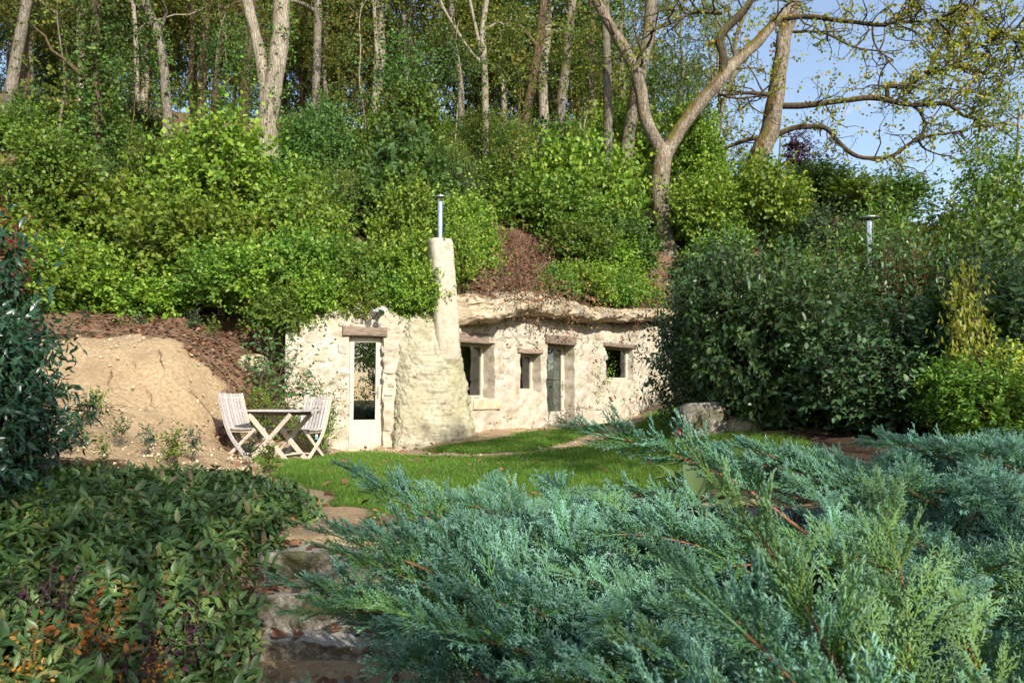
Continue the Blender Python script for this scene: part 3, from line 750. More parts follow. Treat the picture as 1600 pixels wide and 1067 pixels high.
def door(wl, h, label, glass_lo, panel):
    s0, s1, z0, z1, dep = h
    g = Geo(); frame_mesh(g, wl, s0 - .01, s1 + .01, z0 - .02, z1 + .01, -dep, .045, .08, .05)
    o = obj('door', g, M['paint_cream'], house, label=label)
    a, b = s0 + .04, s1 - .04
    g = Geo(); n = -dep + .015; fw = .075
    wbox(g, wl, a, a + fw, n - .05, n, z0 + .035, z1 - .04); wbox(g, wl, b - fw, b, n - .05, n, z0 + .035, z1 - .04)
    wbox(g, wl, a + fw, b - fw, n - .05, n, z1 - .04 - fw, z1 - .04)
    wbox(g, wl, a + fw, b - fw, n - .045, n - .006, z0 + .035, glass_lo)
    wbox(g, wl, a + fw + .02, b - fw - .02, n - .006, n + .002, z0 + .10, glass_lo - .06)
    obj('door_leaf', g, M['paint_cream'], o, at=house.location)
    g = Geo(); wbox(g, wl, a + fw, b - fw, n - .03, n - .022, glass_lo, z1 - .04 - fw); obj('pane', g, M['glass'], o, at=house.location)
    g = Geo(); zc = z0 + .98; hs = b - fw * .5
    wbox(g, wl, hs - .018, hs + .018, n, n + .008, zc - .12, zc + .10)
    g.tube(wl.w([[hs, n + .004, zc], [hs, n + .05, zc], [hs - .02, n + .055, zc], [hs - .13, n + .055, zc]]), .009, 8)
    obj('handle', g, M['steel'], o, at=house.location)
    if panel:                                      # an inner door stands half open behind the glass
        g = Geo(); q = n - .10
        w2 = Wall(wl.w([[b - .02, q, 0]])[0, :2], wl.w([[b - .33, q - .16, 0]])[0, :2])
        for z_0, z_1 in ((glass_lo - .1, z0 + 1.08), (z0 + 1.10, z1 - .1)):
            frame_mesh(g, w2, 0, w2.len, z_0, z_1, 0, .06, .03)
            wbox(g, w2, .06, w2.len - .06, -.02, -.008, z_0 + .06, z_1 - .06)
        obj('inner_shutter', g, M['paint_grey'], o, at=house.location)
    g = Geo(); wbox(g, wl, s0 - .02, s1 + .02, -dep - .1, .06, z0 - .12, z0 - .022); obj('threshold', g, M['limestone'], o, at=house.location)
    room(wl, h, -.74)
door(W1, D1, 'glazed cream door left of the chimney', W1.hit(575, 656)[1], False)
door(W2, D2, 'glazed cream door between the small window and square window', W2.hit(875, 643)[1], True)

def lintel(wl, u0, u1, v0, v1, out, dep, seed):
    s0, s1, z0, z1 = wl.rect(u0, u1, v0, v1); g = Geo(); n = 14
    pr = []
    for k in range(n):
        t = k / (n - 1); s_ = s0 + (s1 - s0) * t
        r = np.array([[s_, -dep, z0], [s_, out * .9, z0], [s_, out, z0 + .02], [s_, out, z1 - .03], [s_, out - .02, z1], [s_, -dep, z1]])
        r[:, 1:] += np.stack([vnoise(r, 3, seed), vnoise(r + 9, 2.2, seed + 1)], 1) * .012
        pr.append(r)
    V = np.concatenate(pr); i = np.arange(n * 6).reshape(n, 6); Fq = []
    for k in range(6):
        a, b = i[:-1, k], i[:-1, (k + 1) % 6]; c, d = i[1:, (k + 1) % 6], i[1:, k]
        Fq.append(np.stack([a, b, c, d], 1))
    g.add(wl.w(V), np.concatenate(Fq)); g.add(wl.w(pr[0]), [[5, 4, 3, 2, 1, 0]]); g.add(wl.w(pr[-1]), [[0, 1, 2, 3, 4, 5]])
    obj('lintel', g, M['wood_lintel'], house)
lintel(W1, 535, 604, 511, 525, .06, .14, 1)
lintel(W2, 712, 763, 520, 536, .03, .4, 2)
lintel(W2, 809, 847.5, 545.5, 552, .035, .3, 3)
lintel(W2, 851, 898, 525, 537.5, .06, .35, 4)
lintel(W2, 943, 993, 537, 542.5, .05, .2, 5)
g = Geo(); s_ = W2.rect(738, 780, 626, 639); wbox(g, W2, s_[0], s_[1], -.2, .05, s_[2], s_[3]); obj('window_ledge', g, M['limestone'], house)

# stones of the masonry that stand proud of the lime, each its own piece
def stone_mesh(seed, name='stone'):
    rng = np.random.default_rng(seed); import bmesh
    bm = bmesh.new(); bmesh.ops.create_icosphere(bm, subdivisions=2, radius=1.0)
    me = bpy.data.meshes.new(name)
    for v in bm.verts:
        p = np.array(v.co); q = np.sign(p) * np.abs(p) ** .5; q = q / max(.9, np.abs(q).max() * .9)
        v.co = q * (1 + .26 * fbm(np.array([p + seed * 5]), 1.5, 3, seed)[0])
    for f in bm.faces: f.smooth = True
    bm.to_mesh(me); bm.free(); me.materials.append(M['stone'])
    return me
STONES = [stone_mesh(i) for i in range(6)]
def put_stone(wl, par, u, v, wpx, hpx, k, proud=.0):
    s_, z = wl.hit(u, v); s1 = wl.hit(u + wpx / 2, v)[0]; z1 = wl.hit(u, v - hpx / 2)[1]
    o = bpy.data.objects.new('stone', STONES[k % 6]); COL.objects.link(o); o.parent = par
    p = wl.w([[s_, -.024, z]])[0] - ORG_H
    o.location = p; o.scale = (abs(s1 - s_) * 1.0, .027 + .010 * ((k * 7) % 5) / 5, abs(z1 - z) * 1.05); o.rotation_euler = (0, ((k * 37) % 11 - 5) * .03, math.atan2(wl.d[1], wl.d[0]))
rng = np.random.default_rng(11)
k = 0
for (u, v, w_, h_) in [(609, 556, 16, 9), (607, 533, 13, 8), (617, 541, 12, 8), (600, 546, 7, 10), (602, 562, 8, 8), (609, 577, 18, 10), (611, 601, 10, 8), (608, 615, 12, 7), (607, 624, 16, 8), (608, 642, 18, 15), (610, 665, 16, 14), (601, 590, 8, 7),
                       (535, 545, 12, 16), (533, 575, 14, 20), (534, 600, 12, 14), (537, 621, 10, 12), (520, 560, 14, 8), (526, 590, 12, 9), (528, 640, 14, 12), (500, 560, 18, 10), (510, 610, 16, 9), (620, 518, 15, 6), (632, 516, 12, 6), (650, 520, 22, 9), (660, 540, 18, 8), (645, 505, 18, 8), (560, 500, 20, 9), (590, 503, 16, 8), (612, 500, 18, 9), (535, 506, 10, 6)]:
    put_stone(W1, wall_a, u, v, w_, h_, k); k += 1
for (u, v, w_, h_) in [(933, 526, 14, 10), (953, 530, 16, 11), (921, 546, 12, 10), (920, 571, 11, 17), (909, 552, 8, 8), (906, 540, 8, 8), (914, 590, 20, 14), (928, 592, 6, 9), (930, 606, 14, 13), (940, 580, 16, 22), (908, 572, 10, 16), (908, 598, 9, 12), (906, 622, 9, 10), (906, 645, 10, 12),
                       (945, 556, 9, 12), (944, 590, 9, 10), (1000, 560, 14, 12), (1012, 578, 12, 14), (1008, 600, 14, 10), (996, 617, 18, 9), (975, 608, 20, 9), (1016, 558, 9, 10), (1010, 612, 12, 9), (820, 522, 16, 9), (800, 524, 18, 9), (780, 528, 15, 10), (783, 545, 10, 14), (784, 575, 10, 16), (783, 600, 10, 14), (790, 555, 14, 9), (798, 580, 12, 10), (850, 527, 9, 10), (805, 610, 12, 9), (789, 648, 8, 7), (797, 652, 7, 6), (805, 651, 6, 6), (784, 610, 12, 8), (920, 524, 12, 9), (907, 525, 10, 8), (975, 527, 14, 8), (990, 525, 10, 7), (1000, 538, 10, 7), (918, 634, 16, 9), (936, 636, 14, 8), (830, 534, 14, 6), (795, 540, 10, 7), (785, 590, 9, 8)]:
    put_stone(W2, wall_b, u, v, w_, h_, k); k += 1
BR = bpy.data.meshes.new('brick')
gb = Geo(); gb.box((-.5, -.5, -.5), (.5, .5, .5)); BR = gb.mesh('brick', [M['brick']], hard=True)
for (u, v, n, w_) in [(958, 509, 2, 6), (973, 510, 2, 6), (958, 516, 1, 5), (972, 525, 5, 7), (932, 562, 2, 5), (928, 566, 1, 4), (998, 550, 1, 8), (993, 550, 1, 5), (955, 620, 3, 8), (975, 622, 2, 7), (985, 627, 2, 6), (962, 618, 2, 4), (745, 622, 1, 4)]:
    for j in range(n):
        s_, z = W2.hit(u + (j * 7 % 3) - 1, v + j * 2.6); o = bpy.data.objects.new('brick', BR); COL.objects.link(o); o.parent = wall_b
        o.location = W2.w([[s_, .012, z]])[0] - ORG_H; o.scale = (w_ * .0135, .05, .014); o.rotation_euler = (0, rng.normal() * .05, math.atan2(W2.d[1], W2.d[0]))

# chimney: rough sloping base and a smooth shaft
def loft(secs, sides=40, seed=0, amp=.02, sub=60):
    z = np.array([s_[0] for s_ in secs]); zz = np.linspace(z[0], z[-1], sub)
    par = [np.interp(zz, z, [s_[k] for s_ in secs]) for k in range(1, 6)]     # centre along, centre out, half width, half depth, roundness
    a = np.arange(sides) * 2 * math.pi / sides; V = []
    for i in range(sub):
        cs, cn, hw, hd, e = [q[i] for q in par]
        ca, sa = np.cos(a), np.sin(a)
        V.append(np.stack([cs + hw * np.sign(ca) * abs(ca) ** e, cn + hd * np.sign(sa) * abs(sa) ** e, np.full(sides, zz[i])], 1))
    V = np.concatenate(V); ctr = np.repeat(np.stack([par[0], par[1], zz], 1), sides, 0); dr = nrm((V - ctr) * np.array([1, 1, 0]))
    V = V + dr * (fbm(V, 3.0, 3, seed) * amp * .7 + fbm(V * np.array([1, 1, .6]), 10, 5, seed + 3, .68) * amp * .6)[:, None]
    k = np.arange(sides); k2 = (k + 1) % sides
    Fq = np.concatenate([np.stack([i * sides + k, i * sides + k2, (i + 1) * sides + k2, (i + 1) * sides + k], 1) for i in range(sub - 1)])
    return V, Fq, list(range((sub - 1) * sides, sub * sides))
def hs(u0, u1, v, out):
    """centre and half width along wall one of photo span u0..u1 at height row v, on the plane 'out' in front of it"""
    w_ = Wall(W1.w([[0, out, 0]])[0, :2], W1.w([[1, out, 0]])[0, :2]); a, z = w_.hit(u0, v); b, _ = w_.hit(u1, v)
    return (a + b) / 2, (b - a) / 2, z
secs = []
for u0, u1, v, out in [(614, 752, 708, .40), (617, 748, 690, .36), (620, 742, 660, .30), (621, 737, 620, .24), (621, 731, 585, .19), (622, 727, 560, .16), (623, 723, 540, .12), (625, 719, 520, .08), (630, 716, 500, .05), (640, 712, 486, .0)]:
    c, h, z = hs(u0, u1, v, out * .6); secs.append((z, c, out - .45, h, .45, .5))
V, Fq, capf = loft(secs, 150, 2, .055, 190)
g = Geo(); g.add(W1.w(V), Fq)
butt = obj('chimney_base', g, M['render_rough'], house, smooth=True)
secs = []
for u0, u1, v, out in [(687, 719, 572, .08), (685, 722, 560, .19), (684, 721.5, 545, .23), (682, 720, 525, .25), (681, 719, 500, .26), (678, 714.5, 440, .27), (675, 710.5, 390, .26), (674, 709.5, 376, .26), (676, 707.5, 371.5, .25)]:
    c, h, z = hs(u0, u1, v, out * .7); secs.append((z, c, out - .27, h, .25, .55))
V, Fq, capf = loft(secs, 40, 5, .008, 90)
g = Geo(); g.add(W1.w(V), Fq); g.add(W1.w(V[capf]), [list(range(len(capf)))])
chim = obj('chimney', g, M['chimney'], house, smooth=True)
ztop = secs[-1][0]; pc = W1.w([[secs[-1][1] - .0, .02, ztop]])[0]
ptop = P(687, 306, pc[1])[2]
g = Geo(); g.tube([pc + [0, 0, -.1], pc + [0, 0, ptop - ztop - .12]], .05, 16)
g.tube([pc + [0, 0, .25], pc + [0, 0, .29]], .056, 16); g.tube([pc + [0, 0, .55], pc + [0, 0, .585]], .056, 16)
sp = obj('stove_pipe', g, M['steel'], chim, smooth=False, at=house.location)
g = Geo(); g.tube([pc + [0, 0, ptop - ztop - .03], pc + [0, 0, ptop - ztop - .01], pc + [0, 0, ptop - ztop + .03]], [.10, .10, .01], 16)
for a in (0, 2.1, 4.2): g.bar(pc + [math.cos(a) * .045, math.sin(a) * .045, ptop - ztop - .16], pc + [math.cos(a) * .07, math.sin(a) * .07, ptop - ztop - .02], .012, .004)
obj('pipe_cap', g, M['steel_dull'], chim, at=house.location)

# twin floodlight over the left door
pl = P(590, 485, 14.2)
lamp = thing('wall_lamp', 'twin silver floodlight under the leaves above the left door', 'lamp', pl)
for dx in (-.06, .07):
    a = pl + [dx, -.02, -.02]; d = nrm(np.array([dx * 2, -1, -.35])); g = Geo()
    g.tube([a, a + d * .05, a + d * .10, a + d * .105], [.02, .055, .062, .055], 14); obj('lamp_head', g, M['steel'], lamp, smooth=True)
g = Geo(); g.box(pl + [-.05, .02, -.03], pl + [.06, .22, .03]); g.bar(pl + [-.06, 0, -.01], pl + [.07, 0, -.01], .02, .02); obj('bracket', g, M['steel_dull'], lamp)

# rock ledge over the right part of the front
def build_ledge():
    ss = np.linspace(-.75, W2.len + .9, 300); K = 64
    u_of = lambda s_: s_ / W2.len
    V = []
    for s_ in ss:
        out = np.interp(s_, [-.75, -.1, .2, .7, 1.0, 1.5, 2.5, 3.5, 5, 6.3, 8], [.15, .30, .42, .45, .30, .34, .42, .5, .48, .40, .1])
        zt = np.interp(s_, [-.2, .0, .6, .95, 1.5, 2.3, 3.3, 4.5, 5.6, 6.4, 8], [2.36, 2.28, 2.30, 2.44, 2.56, 2.60, 2.56, 2.58, 2.72, 2.78, 2.75])
        hgt = np.interp(s_, [0, 1, 3, 6, 8], [.58, .54, .40, .32, .30])
        pr = np.array([[-.12, .05], [.12, .0], [out * .75, .03], [out, .14], [out * 1.02, .30], [out * .82, hgt * .55], [out * .75, hgt * .75], [out * .35, hgt], [-.25, hgt + .02], [-1.1, hgt + .12]])
        q = spline(pr, K); V.append(np.stack([np.full(K, s_), q[:, 0] + np.interp(s_, [-.75, -.35, .1], [-.75, -.62, 0]), q[:, 1] + zt], 1))
    V = np.concatenate(V); pn = V.copy()
    rdg = 1 - abs(vnoise(pn * np.array([1, 1, 2.4]), 1.9, 8)) * 2; rd2 = 1 - abs(vnoise(pn * np.array([.8, 1, 2.2]), 5.3, 18)) * 2
    V[:, 1] += fbm(pn, 1.5, 6, 31, .58) * .12 + rdg * .05 + rd2 * .03 + fbm(pn * np.array([.5, 1, 3]), 4, 3, 33) * .03
    V[:, 2] += fbm(pn + 7, 1.9, 4, 35) * .06
    i = np.arange(len(ss) * K).reshape(len(ss), K)
    g = Geo(); g.add(W2.w(V), np.stack([i[:-1, :-1], i[:-1, 1:], i[1:, 1:], i[1:, :-1]], -1).reshape(-1, 4))
    obj('cliff', g, M['rock'], smooth=True, kind='structure', label='overhanging limestone ledge above the house front')
build_ledge()

# other stovepipe behind the hedge
b = gp(7.6, 17.0); zt = P(1357, 338, 17)[2]
pb = np.array([P(1359, 380, 17)[0], 17.0, b[2]])
sp2 = thing('stove_pipe', 'tall stainless stove pipe with flat cap rising behind the hedge', 'chimney pipe', pb)
g = Geo(); g.tube([pb, [pb[0], pb[1], zt - .12]], .082, 20)
for q in (.5, 1.4): g.tube([[pb[0], pb[1], zt - q], [pb[0], pb[1], zt - q + .04]], .088, 20)
obj('pipe', g, M['steel'], sp2)
g = Geo(); g.tube([[pb[0], pb[1], zt - .05], [pb[0], pb[1], zt - .03], [pb[0], pb[1], zt + .01]], [.21, .21, .02], 20)
for a in (.3, 2.4, 4.5): g.bar([pb[0] + math.cos(a) * .08, pb[1] + math.sin(a) * .08, zt - .2], [pb[0] + math.cos(a) * .12, pb[1] + math.sin(a) * .12, zt - .04], .02, .005)
obj('cap', g, M['steel_dull'], sp2)

# ------------------------------------------------------------------ stone steps
stairs = thing('stone_steps', 'worn mossy limestone steps climbing from the path to the lawn', 'steps', (-1.1, 4.8, -.6))
def step_block(x0, x1, y0, y1, z0, z1, seed):
    nx, ny, nz_ = 90, 26, 24; g = Geo(); parts = []
    def face(f, a, b):
        s_, t = np.meshgrid(np.linspace(0, 1, a), np.linspace(0, 1, b)); V = f(s_.ravel(), t.ravel())
        i = np.arange(a * b).reshape(b, a); parts.append((V, np.stack([i[:-1, :-1], i[:-1, 1:], i[1:, 1:], i[1:, :-1]], -1).reshape(-1, 4)))
    lx, ly, lz = x1 - x0, y1 - y0, z1 - z0
    face(lambda s_, t: np.stack([x0 + s_ * lx, y0 + t * ly, z1 + 0 * s_], 1), nx, ny)
    face(lambda s_, t: np.stack([x0 + s_ * lx, y0 + 0 * s_, z0 + t * lz], 1), nx, nz_)
    face(lambda s_, t: np.stack([x1 + 0 * s_, y0 + s_ * ly, z0 + t * lz], 1), ny, nz_)
    face(lambda s_, t: np.stack([x0 + 0 * s_, y1 - s_ * ly, z0 + t * lz], 1), ny, nz_)
    c = np.array([(x0 + x1) / 2, (y0 + y1) / 2, (z0 + z1) / 2]); hf = np.array([lx, ly, lz]) / 2
    for V, Fq in parts:
        q = (V - c) / hf; r = .10; near = np.sum(np.clip(np.abs(q) - .8, 0, 1) ** 2, 1)
        V = c + (V - c) * (1 - near[:, None] * np.array([.15, .5, .9]))
        V = V + np.stack([fbm(V + 3, 4, 3, seed), fbm(V + 11, 4, 4, seed + 1), fbm(V + 17, 3, 4, seed + 2)], 1) * np.array([.014, .03, .024]) + (fbm(V, 16, 3, seed + 5) * .007)[:, None]
        g.add(V, Fq)
    return g
for (x0, x1, y0, y1, z0, z1, sd) in [(-1.9, -.35, 4.82, 5.12, -.8, -.55, 1), (-1.82, -.30, 5.05, 5.42, -.62, -.345, 2), (-1.70, -.35, 5.34, 5.75, -.4, -.11, 3), (-2.0, -.3, 4.30, 4.84, -.95, -.735, 4)]:
    obj('step', step_block(x0, x1, y0, y1, z0, z1, sd), M['grey_stone'], stairs, smooth=True)

# ------------------------------------------------------------------ boulder, red pot, bed edging, felted plant
def rock(name, ctr, size, seed, mat, label, sq=.6, cat='rock'):
    import bmesh
    bm = bmesh.new(); bmesh.ops.create_icosphere(bm, subdivisions=5, radius=1.0)
    p = np.array([v.co[:] for v in bm.verts]); Fq = np.array([[v.index for v in f.verts] for f in bm.faces]); bm.free()
    q = np.sign(p) * np.abs(p) ** sq; q = q / np.maximum(1, np.abs(q).max(1, keepdims=True) * .98)
    q = q * (1 + .07 * fbm(p, 1.4, 3, seed) + .025 * fbm(p, 7, 4, seed + 2))[:, None]
    g = Geo(); g.add(q * np.array(size) + ctr, Fq)
    b = np.array([ctr[0], ctr[1], ctr[2] - size[2]])
    return obj(name, g, mat, at=b, smooth=True, label=label, cat=cat)
pb = P(1101, 656, 11.0); rock('boulder', np.array([pb[0], 11.2, gz1(pb[0], 11.2) + .20]), (.33, .27, .31), 3, M['grey_stone'], 'squarish grey boulder with rough face at the foot of the hedge', .5)
pb = P(1150, 658, 11.0); rock('boulder', np.array([pb[0] + .1, 11.3, gz1(pb[0], 11.3) + .06]), (.34, .25, .2), 8, M['limestone'], 'low cream limestone rock right of the grey boulder', .7)
pb = P(1063, 662, 11.0); t = thing('flower_pot', 'small red pot lying in the grass by the grey boulder', 'pot', gp(pb[0] - .02, 11.1))
b = wloc(t); ax = nrm(np.array([-.5, -.6, .25])); g = Geo(); c0 = b + [.08, .08, .065]
g.tube([c0, c0 + ax * .01, c0 + ax * .14, c0 + ax * .141, c0 + ax * .165, c0 + ax * .16, c0 + ax * .05], [.01, .045, .058, .066, .066, .055, .04], 20, cap=False); obj('pot', g, M['red'], t, smooth=True)
rock('stone', np.array([*P(397, 562, 13.3)[:2], gz1(P(397, 562, 13.3)[0], 13.3) + .12]), (.26, .2, .2), 12, M['limestone'], 'white limestone lump on the leafy bank behind the chairs', .8, 'stone')
g = Geo(); z0 = gz1(1.2, 5.2)
g.box((.74, 5.02, -.5), (2.3, 5.07, .205))
obj('bed_edging', g, M['liner'], at=(1.4, 5.05, -.3), label='dark upright edging of the plant bed under the junipers', cat='bed edging')

def big_leaf(g, base, d, ln, w, droop, seed):
    n, m = 9, 5; d = nrm(np.asarray(d, float)); sd = nrm(np.cross(d, [0, 0, 1.0])); up = np.cross(sd, d); rng = np.random.default_rng(seed); V = []
    for i in range(n + 1):
        t = i / n; hw = w * (.10 + .90 * math.sin(math.pi * min(1, max(0, (t - .12) / .88)) ** .9) ** 1.1) if t > .12 else w * .12
        if i == n: hw = .002
        for j in range(m):
            x = (j / (m - 1)) * 2 - 1
            V.append(base + d * ln * t + sd * hw * x + up * (abs(x) * hw * .35 - .02 * math.cos(x * 9 + t * 14) * abs(x) * (w / .08) * .5) - np.array([0, 0, droop * t * t * ln]))
    i = np.arange((n + 1) * m).reshape(n + 1, m)
    g.add(np.array(V), np.stack([i[:-1, :-1], i[:-1, 1:], i[1:, 1:], i[1:, :-1]], -1).reshape(-1, 4), 0, np.array([rng.random(), rng.random(), .5]))
mb = np.array([1.24, 5.45, .18]); t = thing('mullein_plant', 'rosette of large felted grey green leaves beside the junipers', 'plant', mb)
for i, (dx, dy, dz, ln, w_, dr) in enumerate([(-.8, -.5, .30, .46, .085, .5), (-.55, -.85, .35, .36, .075, .2), (-.5, .3, .9, .40, .06, .35), (.2, .4, .95, .46, .075, .3), (.5, .2, .9, .48, .09, .45), (-.55, .1, .75, .36, .09, .45), (.9, -.2, .45, .36, .08, .5), (.7, -.7, .35, .32, .07, .5), (0, .2, 1, .36, .06, .15), (-.75, .5, .5, .4, .08, .5), (.6, .7, .6, .4, .08, .4)]):
    g = Geo(); big_leaf(g, mb + np.array([dx, dy, 0]) * .03, (dx, dy, dz), ln * 1.25, w_ * 1.25, dr, i); obj('leaf', g, M['leaf_felt'], t, smooth=True)

# ------------------------------------------------------------------ garden table and two folding chairs
tb = P(434, 718, 11.0); tz = gz1(tb[0], 11.1)
table = thing('garden_table', 'folding wooden garden table with dark slatted top between two chairs', 'table', (tb[0], 11.05, tz), math.radians(-16))
TH, TW, TD = .735, .92, .58
for k in range(8):
    y = -TD / 2 + (k + .5) * TD / 8; g = Geo(); g.box((-TW / 2, y - TD / 16 + .004, TH - .022), (TW / 2, y + TD / 16 - .004, TH)); obj('slat', g, M['wood_grey'], table, local=True)
for y in (-.2, .2):
    g = Geo(); g.box((-TW / 2 + .10, y - .015, TH - .078), (TW / 2 - .10, y + .015, TH - .024)); obj('apron', g, M['wood_dark'], table, local=True)
for y, o_ in ((-.235, .0), (.235, 0)):
    sg = 1 if y > 0 else -1
    g = Geo(); g.bar((-.33, y, TH - .06), (.32, y, .0), .024, .06); obj('leg', g, M['wood_tan'], table, local=True)
    g = Geo(); g.bar((.33, y + sg * .027, TH - .06), (-.32, y + sg * .027, .0), .024, .06); obj('leg', g, M['wood_tan'], table, local=True)
for x in (-.22, .22):
    g = Geo(); g.bar((x, -.222, .12), (x, .222, .12), .05, .022, (1, 0, .8)); obj('stretcher', g, M['wood_tan'], table, local=True)

def make_chair(label, loc, rz):
    t = thing('folding_chair', label, 'chair', loc, rz, 'folding chairs at the garden table')
    rail = spline([(-.40, 0, .93), (-.33, 0, .70), (-.235, 0, .46), (-.10, 0, .27), (.20, 0, 0)], 16)
    for s_ in (-1, 1):
        y = s_ * .215; g = Geo(); V = []; 
        for i in range(15):
            pass
        T = nrm(np.gradient(rail, axis=0)); up = np.cross(T, [0, 1.0, 0]); w_ = np.interp(np.linspace(0, 1, 16), [0, .5, 1], [.045, .05, .048])
        ring = [np.stack([rail[:, 0] + up[:, 0] * a * w_ / 2, np.full(16, y + b * .011), rail[:, 2] + up[:, 2] * a * w_ / 2], 1) for a, b in ((-1, -1), (1, -1), (1, 1), (-1, 1))]
        V = np.stack(ring, 1).reshape(-1, 3); i = np.arange(64).reshape(16, 4)
        Fq = np.concatenate([np.stack([i[:-1, k], i[:-1, (k + 1) % 4], i[1:, (k + 1) % 4], i[1:, k]], 1) for k in range(4)] + [i[[0]], i[[-1]]])
        g.add(V, Fq); obj('side_rail', g, M['wood_grey' if s_ < 0 else 'wood_tan'], t, local=True)
        g = Geo(); g.bar((.25, s_ * .187, .44), (-.30, s_ * .187, 0.0), .022, .048); obj('leg', g, M['wood_tan'], t, local=True)
    for k in range(7):
        y = (k - 3) * .0555; g = Geo(); c = rail[:9]
        up = np.cross(nrm(np.gradient(c, axis=0)), [0, 1.0, 0]); q = c + up * -.012 + np.array([.018, 0, 0])
        ring = [np.stack([q[:, 0] + up[:, 0] * a * .006, np.full(9, y + b * .019), q[:, 2] + up[:, 2] * a * .006], 1) for a, b in ((-1, -1), (1, -1), (1, 1), (-1, 1))]
        V = np.stack(ring, 1).reshape(-1, 3); i = np.arange(36).reshape(9, 4)
        g.add(V, np.concatenate([np.stack([i[:-1, j], i[:-1, (j + 1) % 4], i[1:, (j + 1) % 4], i[1:, j]], 1) for j in range(4)] + [i[[0]], i[[-1]]]))
        obj('back_slat', g, M['wood_grey'], t, local=True)
    for k in range(7):
        x = -.20 + k * .068; g = Geo(); z = .425 + .012 * abs(k - 2.5) / 2.5; g.box((x - .029, -.20, z), (x + .029, .20, z + .016)); obj('seat_slat', g, M['wood_grey'], t, local=True)
    g = Geo(); g.bar((-.22, 0, .405), (.25, 0, .425), .03, .03); 
    for s_ in (-1, 1): g.box((-.22, s_ * .16 - .011, .392), (.26, s_ * .16 + .011, .424))
    obj('seat_frame', g, M['wood_tan'], t, local=True)
    g = Geo(); g.bar((.10, -.20, .095), (.10, .20, .095), .045, .02, (1, 0, .6)); g.bar((-.2, -.176, .085), (-.2, .176, .085), .045, .02, (1, 0, .6)); g.bar((-.385, -.21, .87), (-.385, .21, .87), .03, .018, (0, 0, 1)); obj('stretcher', g, M['wood_tan'], t, local=True)
    g = Geo(); g.box((-.04, .228, .30), (.02, .231, .345)); g.box((-.04, .228, .3452), (.02, .231, .375), 1); obj('label_tag', g, [M['tag'], M['tag_white']], t, local=True)
    return t
def copy_thing(o, label, loc, rz):
    c = o.copy(); COL.objects.link(c); c.location = loc; c.rotation_euler = (0, 0, rz); c['label'] = label
    for ch in o.children:
        d = ch.copy(); COL.objects.link(d); d.parent = c
    return c
c1 = P(391, 716, 11.2); c1 = np.array([c1[0], 11.2, gz1(c1[0], 11.2)])
chair = make_chair('slatted folding wooden chair left of the garden table by the earth bank', c1, math.radians(-25))
c2 = P(470, 716, 11.75); copy_thing(chair, 'slatted folding wooden chair behind the garden table facing the camera', np.array([c2[0], 11.85, gz1(c2[0], 11.85)]), math.radians(-110))

# ------------------------------------------------------------------ grass and fallen leaves
def build_grass():
    rng = np.random.default_rng(5); n = 330000
    x = rng.uniform(-3.5, 4.6, n); y = 6.2 + (19.2 - 6.2) * rng.random(n) ** 1.15
    k = rng.random(n) < lawn_mask(x, y) ** 1.2; x, y = x[k], y[k]
    k = walld(x, y) < -.06; x, y = x[k], y[k]; n = len(x)
    p = np.stack([x, y, gz(x, y)], 1); pt = fbm(p, .8, 3, 2); h = rng.uniform(.025, .06, n) * (1 + .35 * pt) * (.75 + .5 * lawn_mask(x, y))
    a = rng.uniform(0, 2 * math.pi, n); w_ = rng.uniform(.0035, .006, n) * np.clip(y / 8, .8, 1.6); ln = rng.normal(size=(n, 2)) * .45 * h[:, None]
    s_ = np.stack([np.cos(a), np.sin(a), 0 * a], 1) * w_[:, None]
    V = np.stack([p - s_ - [0, 0, .008], p + s_ - [0, 0, .008], p + np.concatenate([ln, h[:, None]], 1)], 1).reshape(-1, 3)
    c = np.repeat(np.stack([rng.random(n), np.clip(.5 + .45 * pt + rng.normal(size=n) * .1, 0, 1), 0 * x], 1), 3, 0)
    g = Geo(); g.add(V, np.arange(3 * n).reshape(n, 3), 0, c); obj('grass', g, M['grass'], kind='stuff', label='mown green grass of the lawn before the house')
build_grass()
def build_litter():
    rng = np.random.default_rng(8); X, Y = [], []
    n = 26000; x = rng.uniform(-9, 4.5, n); y = rng.uniform(9.5, 21, n); _, lit, _ = masks(x, y)
    k = rng.random(n) < lit * np.where(x < -3.3, .9, .6); X.append(x[k]); Y.append(y[k])
    n = 330; X.append(rng.uniform(-3.2, 3.5, n)); Y.append(rng.uniform(7, 17, n))
    n = 800; x = rng.uniform(-2.1, -.2, n); y = rng.uniform(4.2, 6.6, n); k = rng.random(n) < np.where(x < -1.45, .95, .35); X.append(x[k]); Y.append(y[k])
    x = np.concatenate(X); y = np.concatenate(Y); n = len(x); z = gz(x, y) + .012 + rng.uniform(0, .03, n)
    st = (x > -1.95) & (x < -.35) & (y < 5.75) & (y > 4.3); z = np.where(st, np.select([y < 4.83, y < 5.08, y < 5.38], [-.735, -.55, -.345], -.11) + .012, z)
    nr = nrm(np.stack([rng.normal(size=n) * .5, rng.normal(size=n) * .5 - .3, np.ones(n)], 1)); d = rng.normal(size=(n, 3)); d[:, 2] *= .3
    g = Geo(); g.inst(OAKL[0] * [1, 1, 1.8], OAKL[1], np.stack([x, y, z], 1), frames(d, nr), rng.uniform(.045, .11, n), 0, np.stack([rng.random(n), rng.random(n), 0 * x], 1))
    obj('fallen_leaves', g, M['leaf_litter'], kind='stuff', label='brown fallen leaves on the bank, steps and lawn')
build_litter()
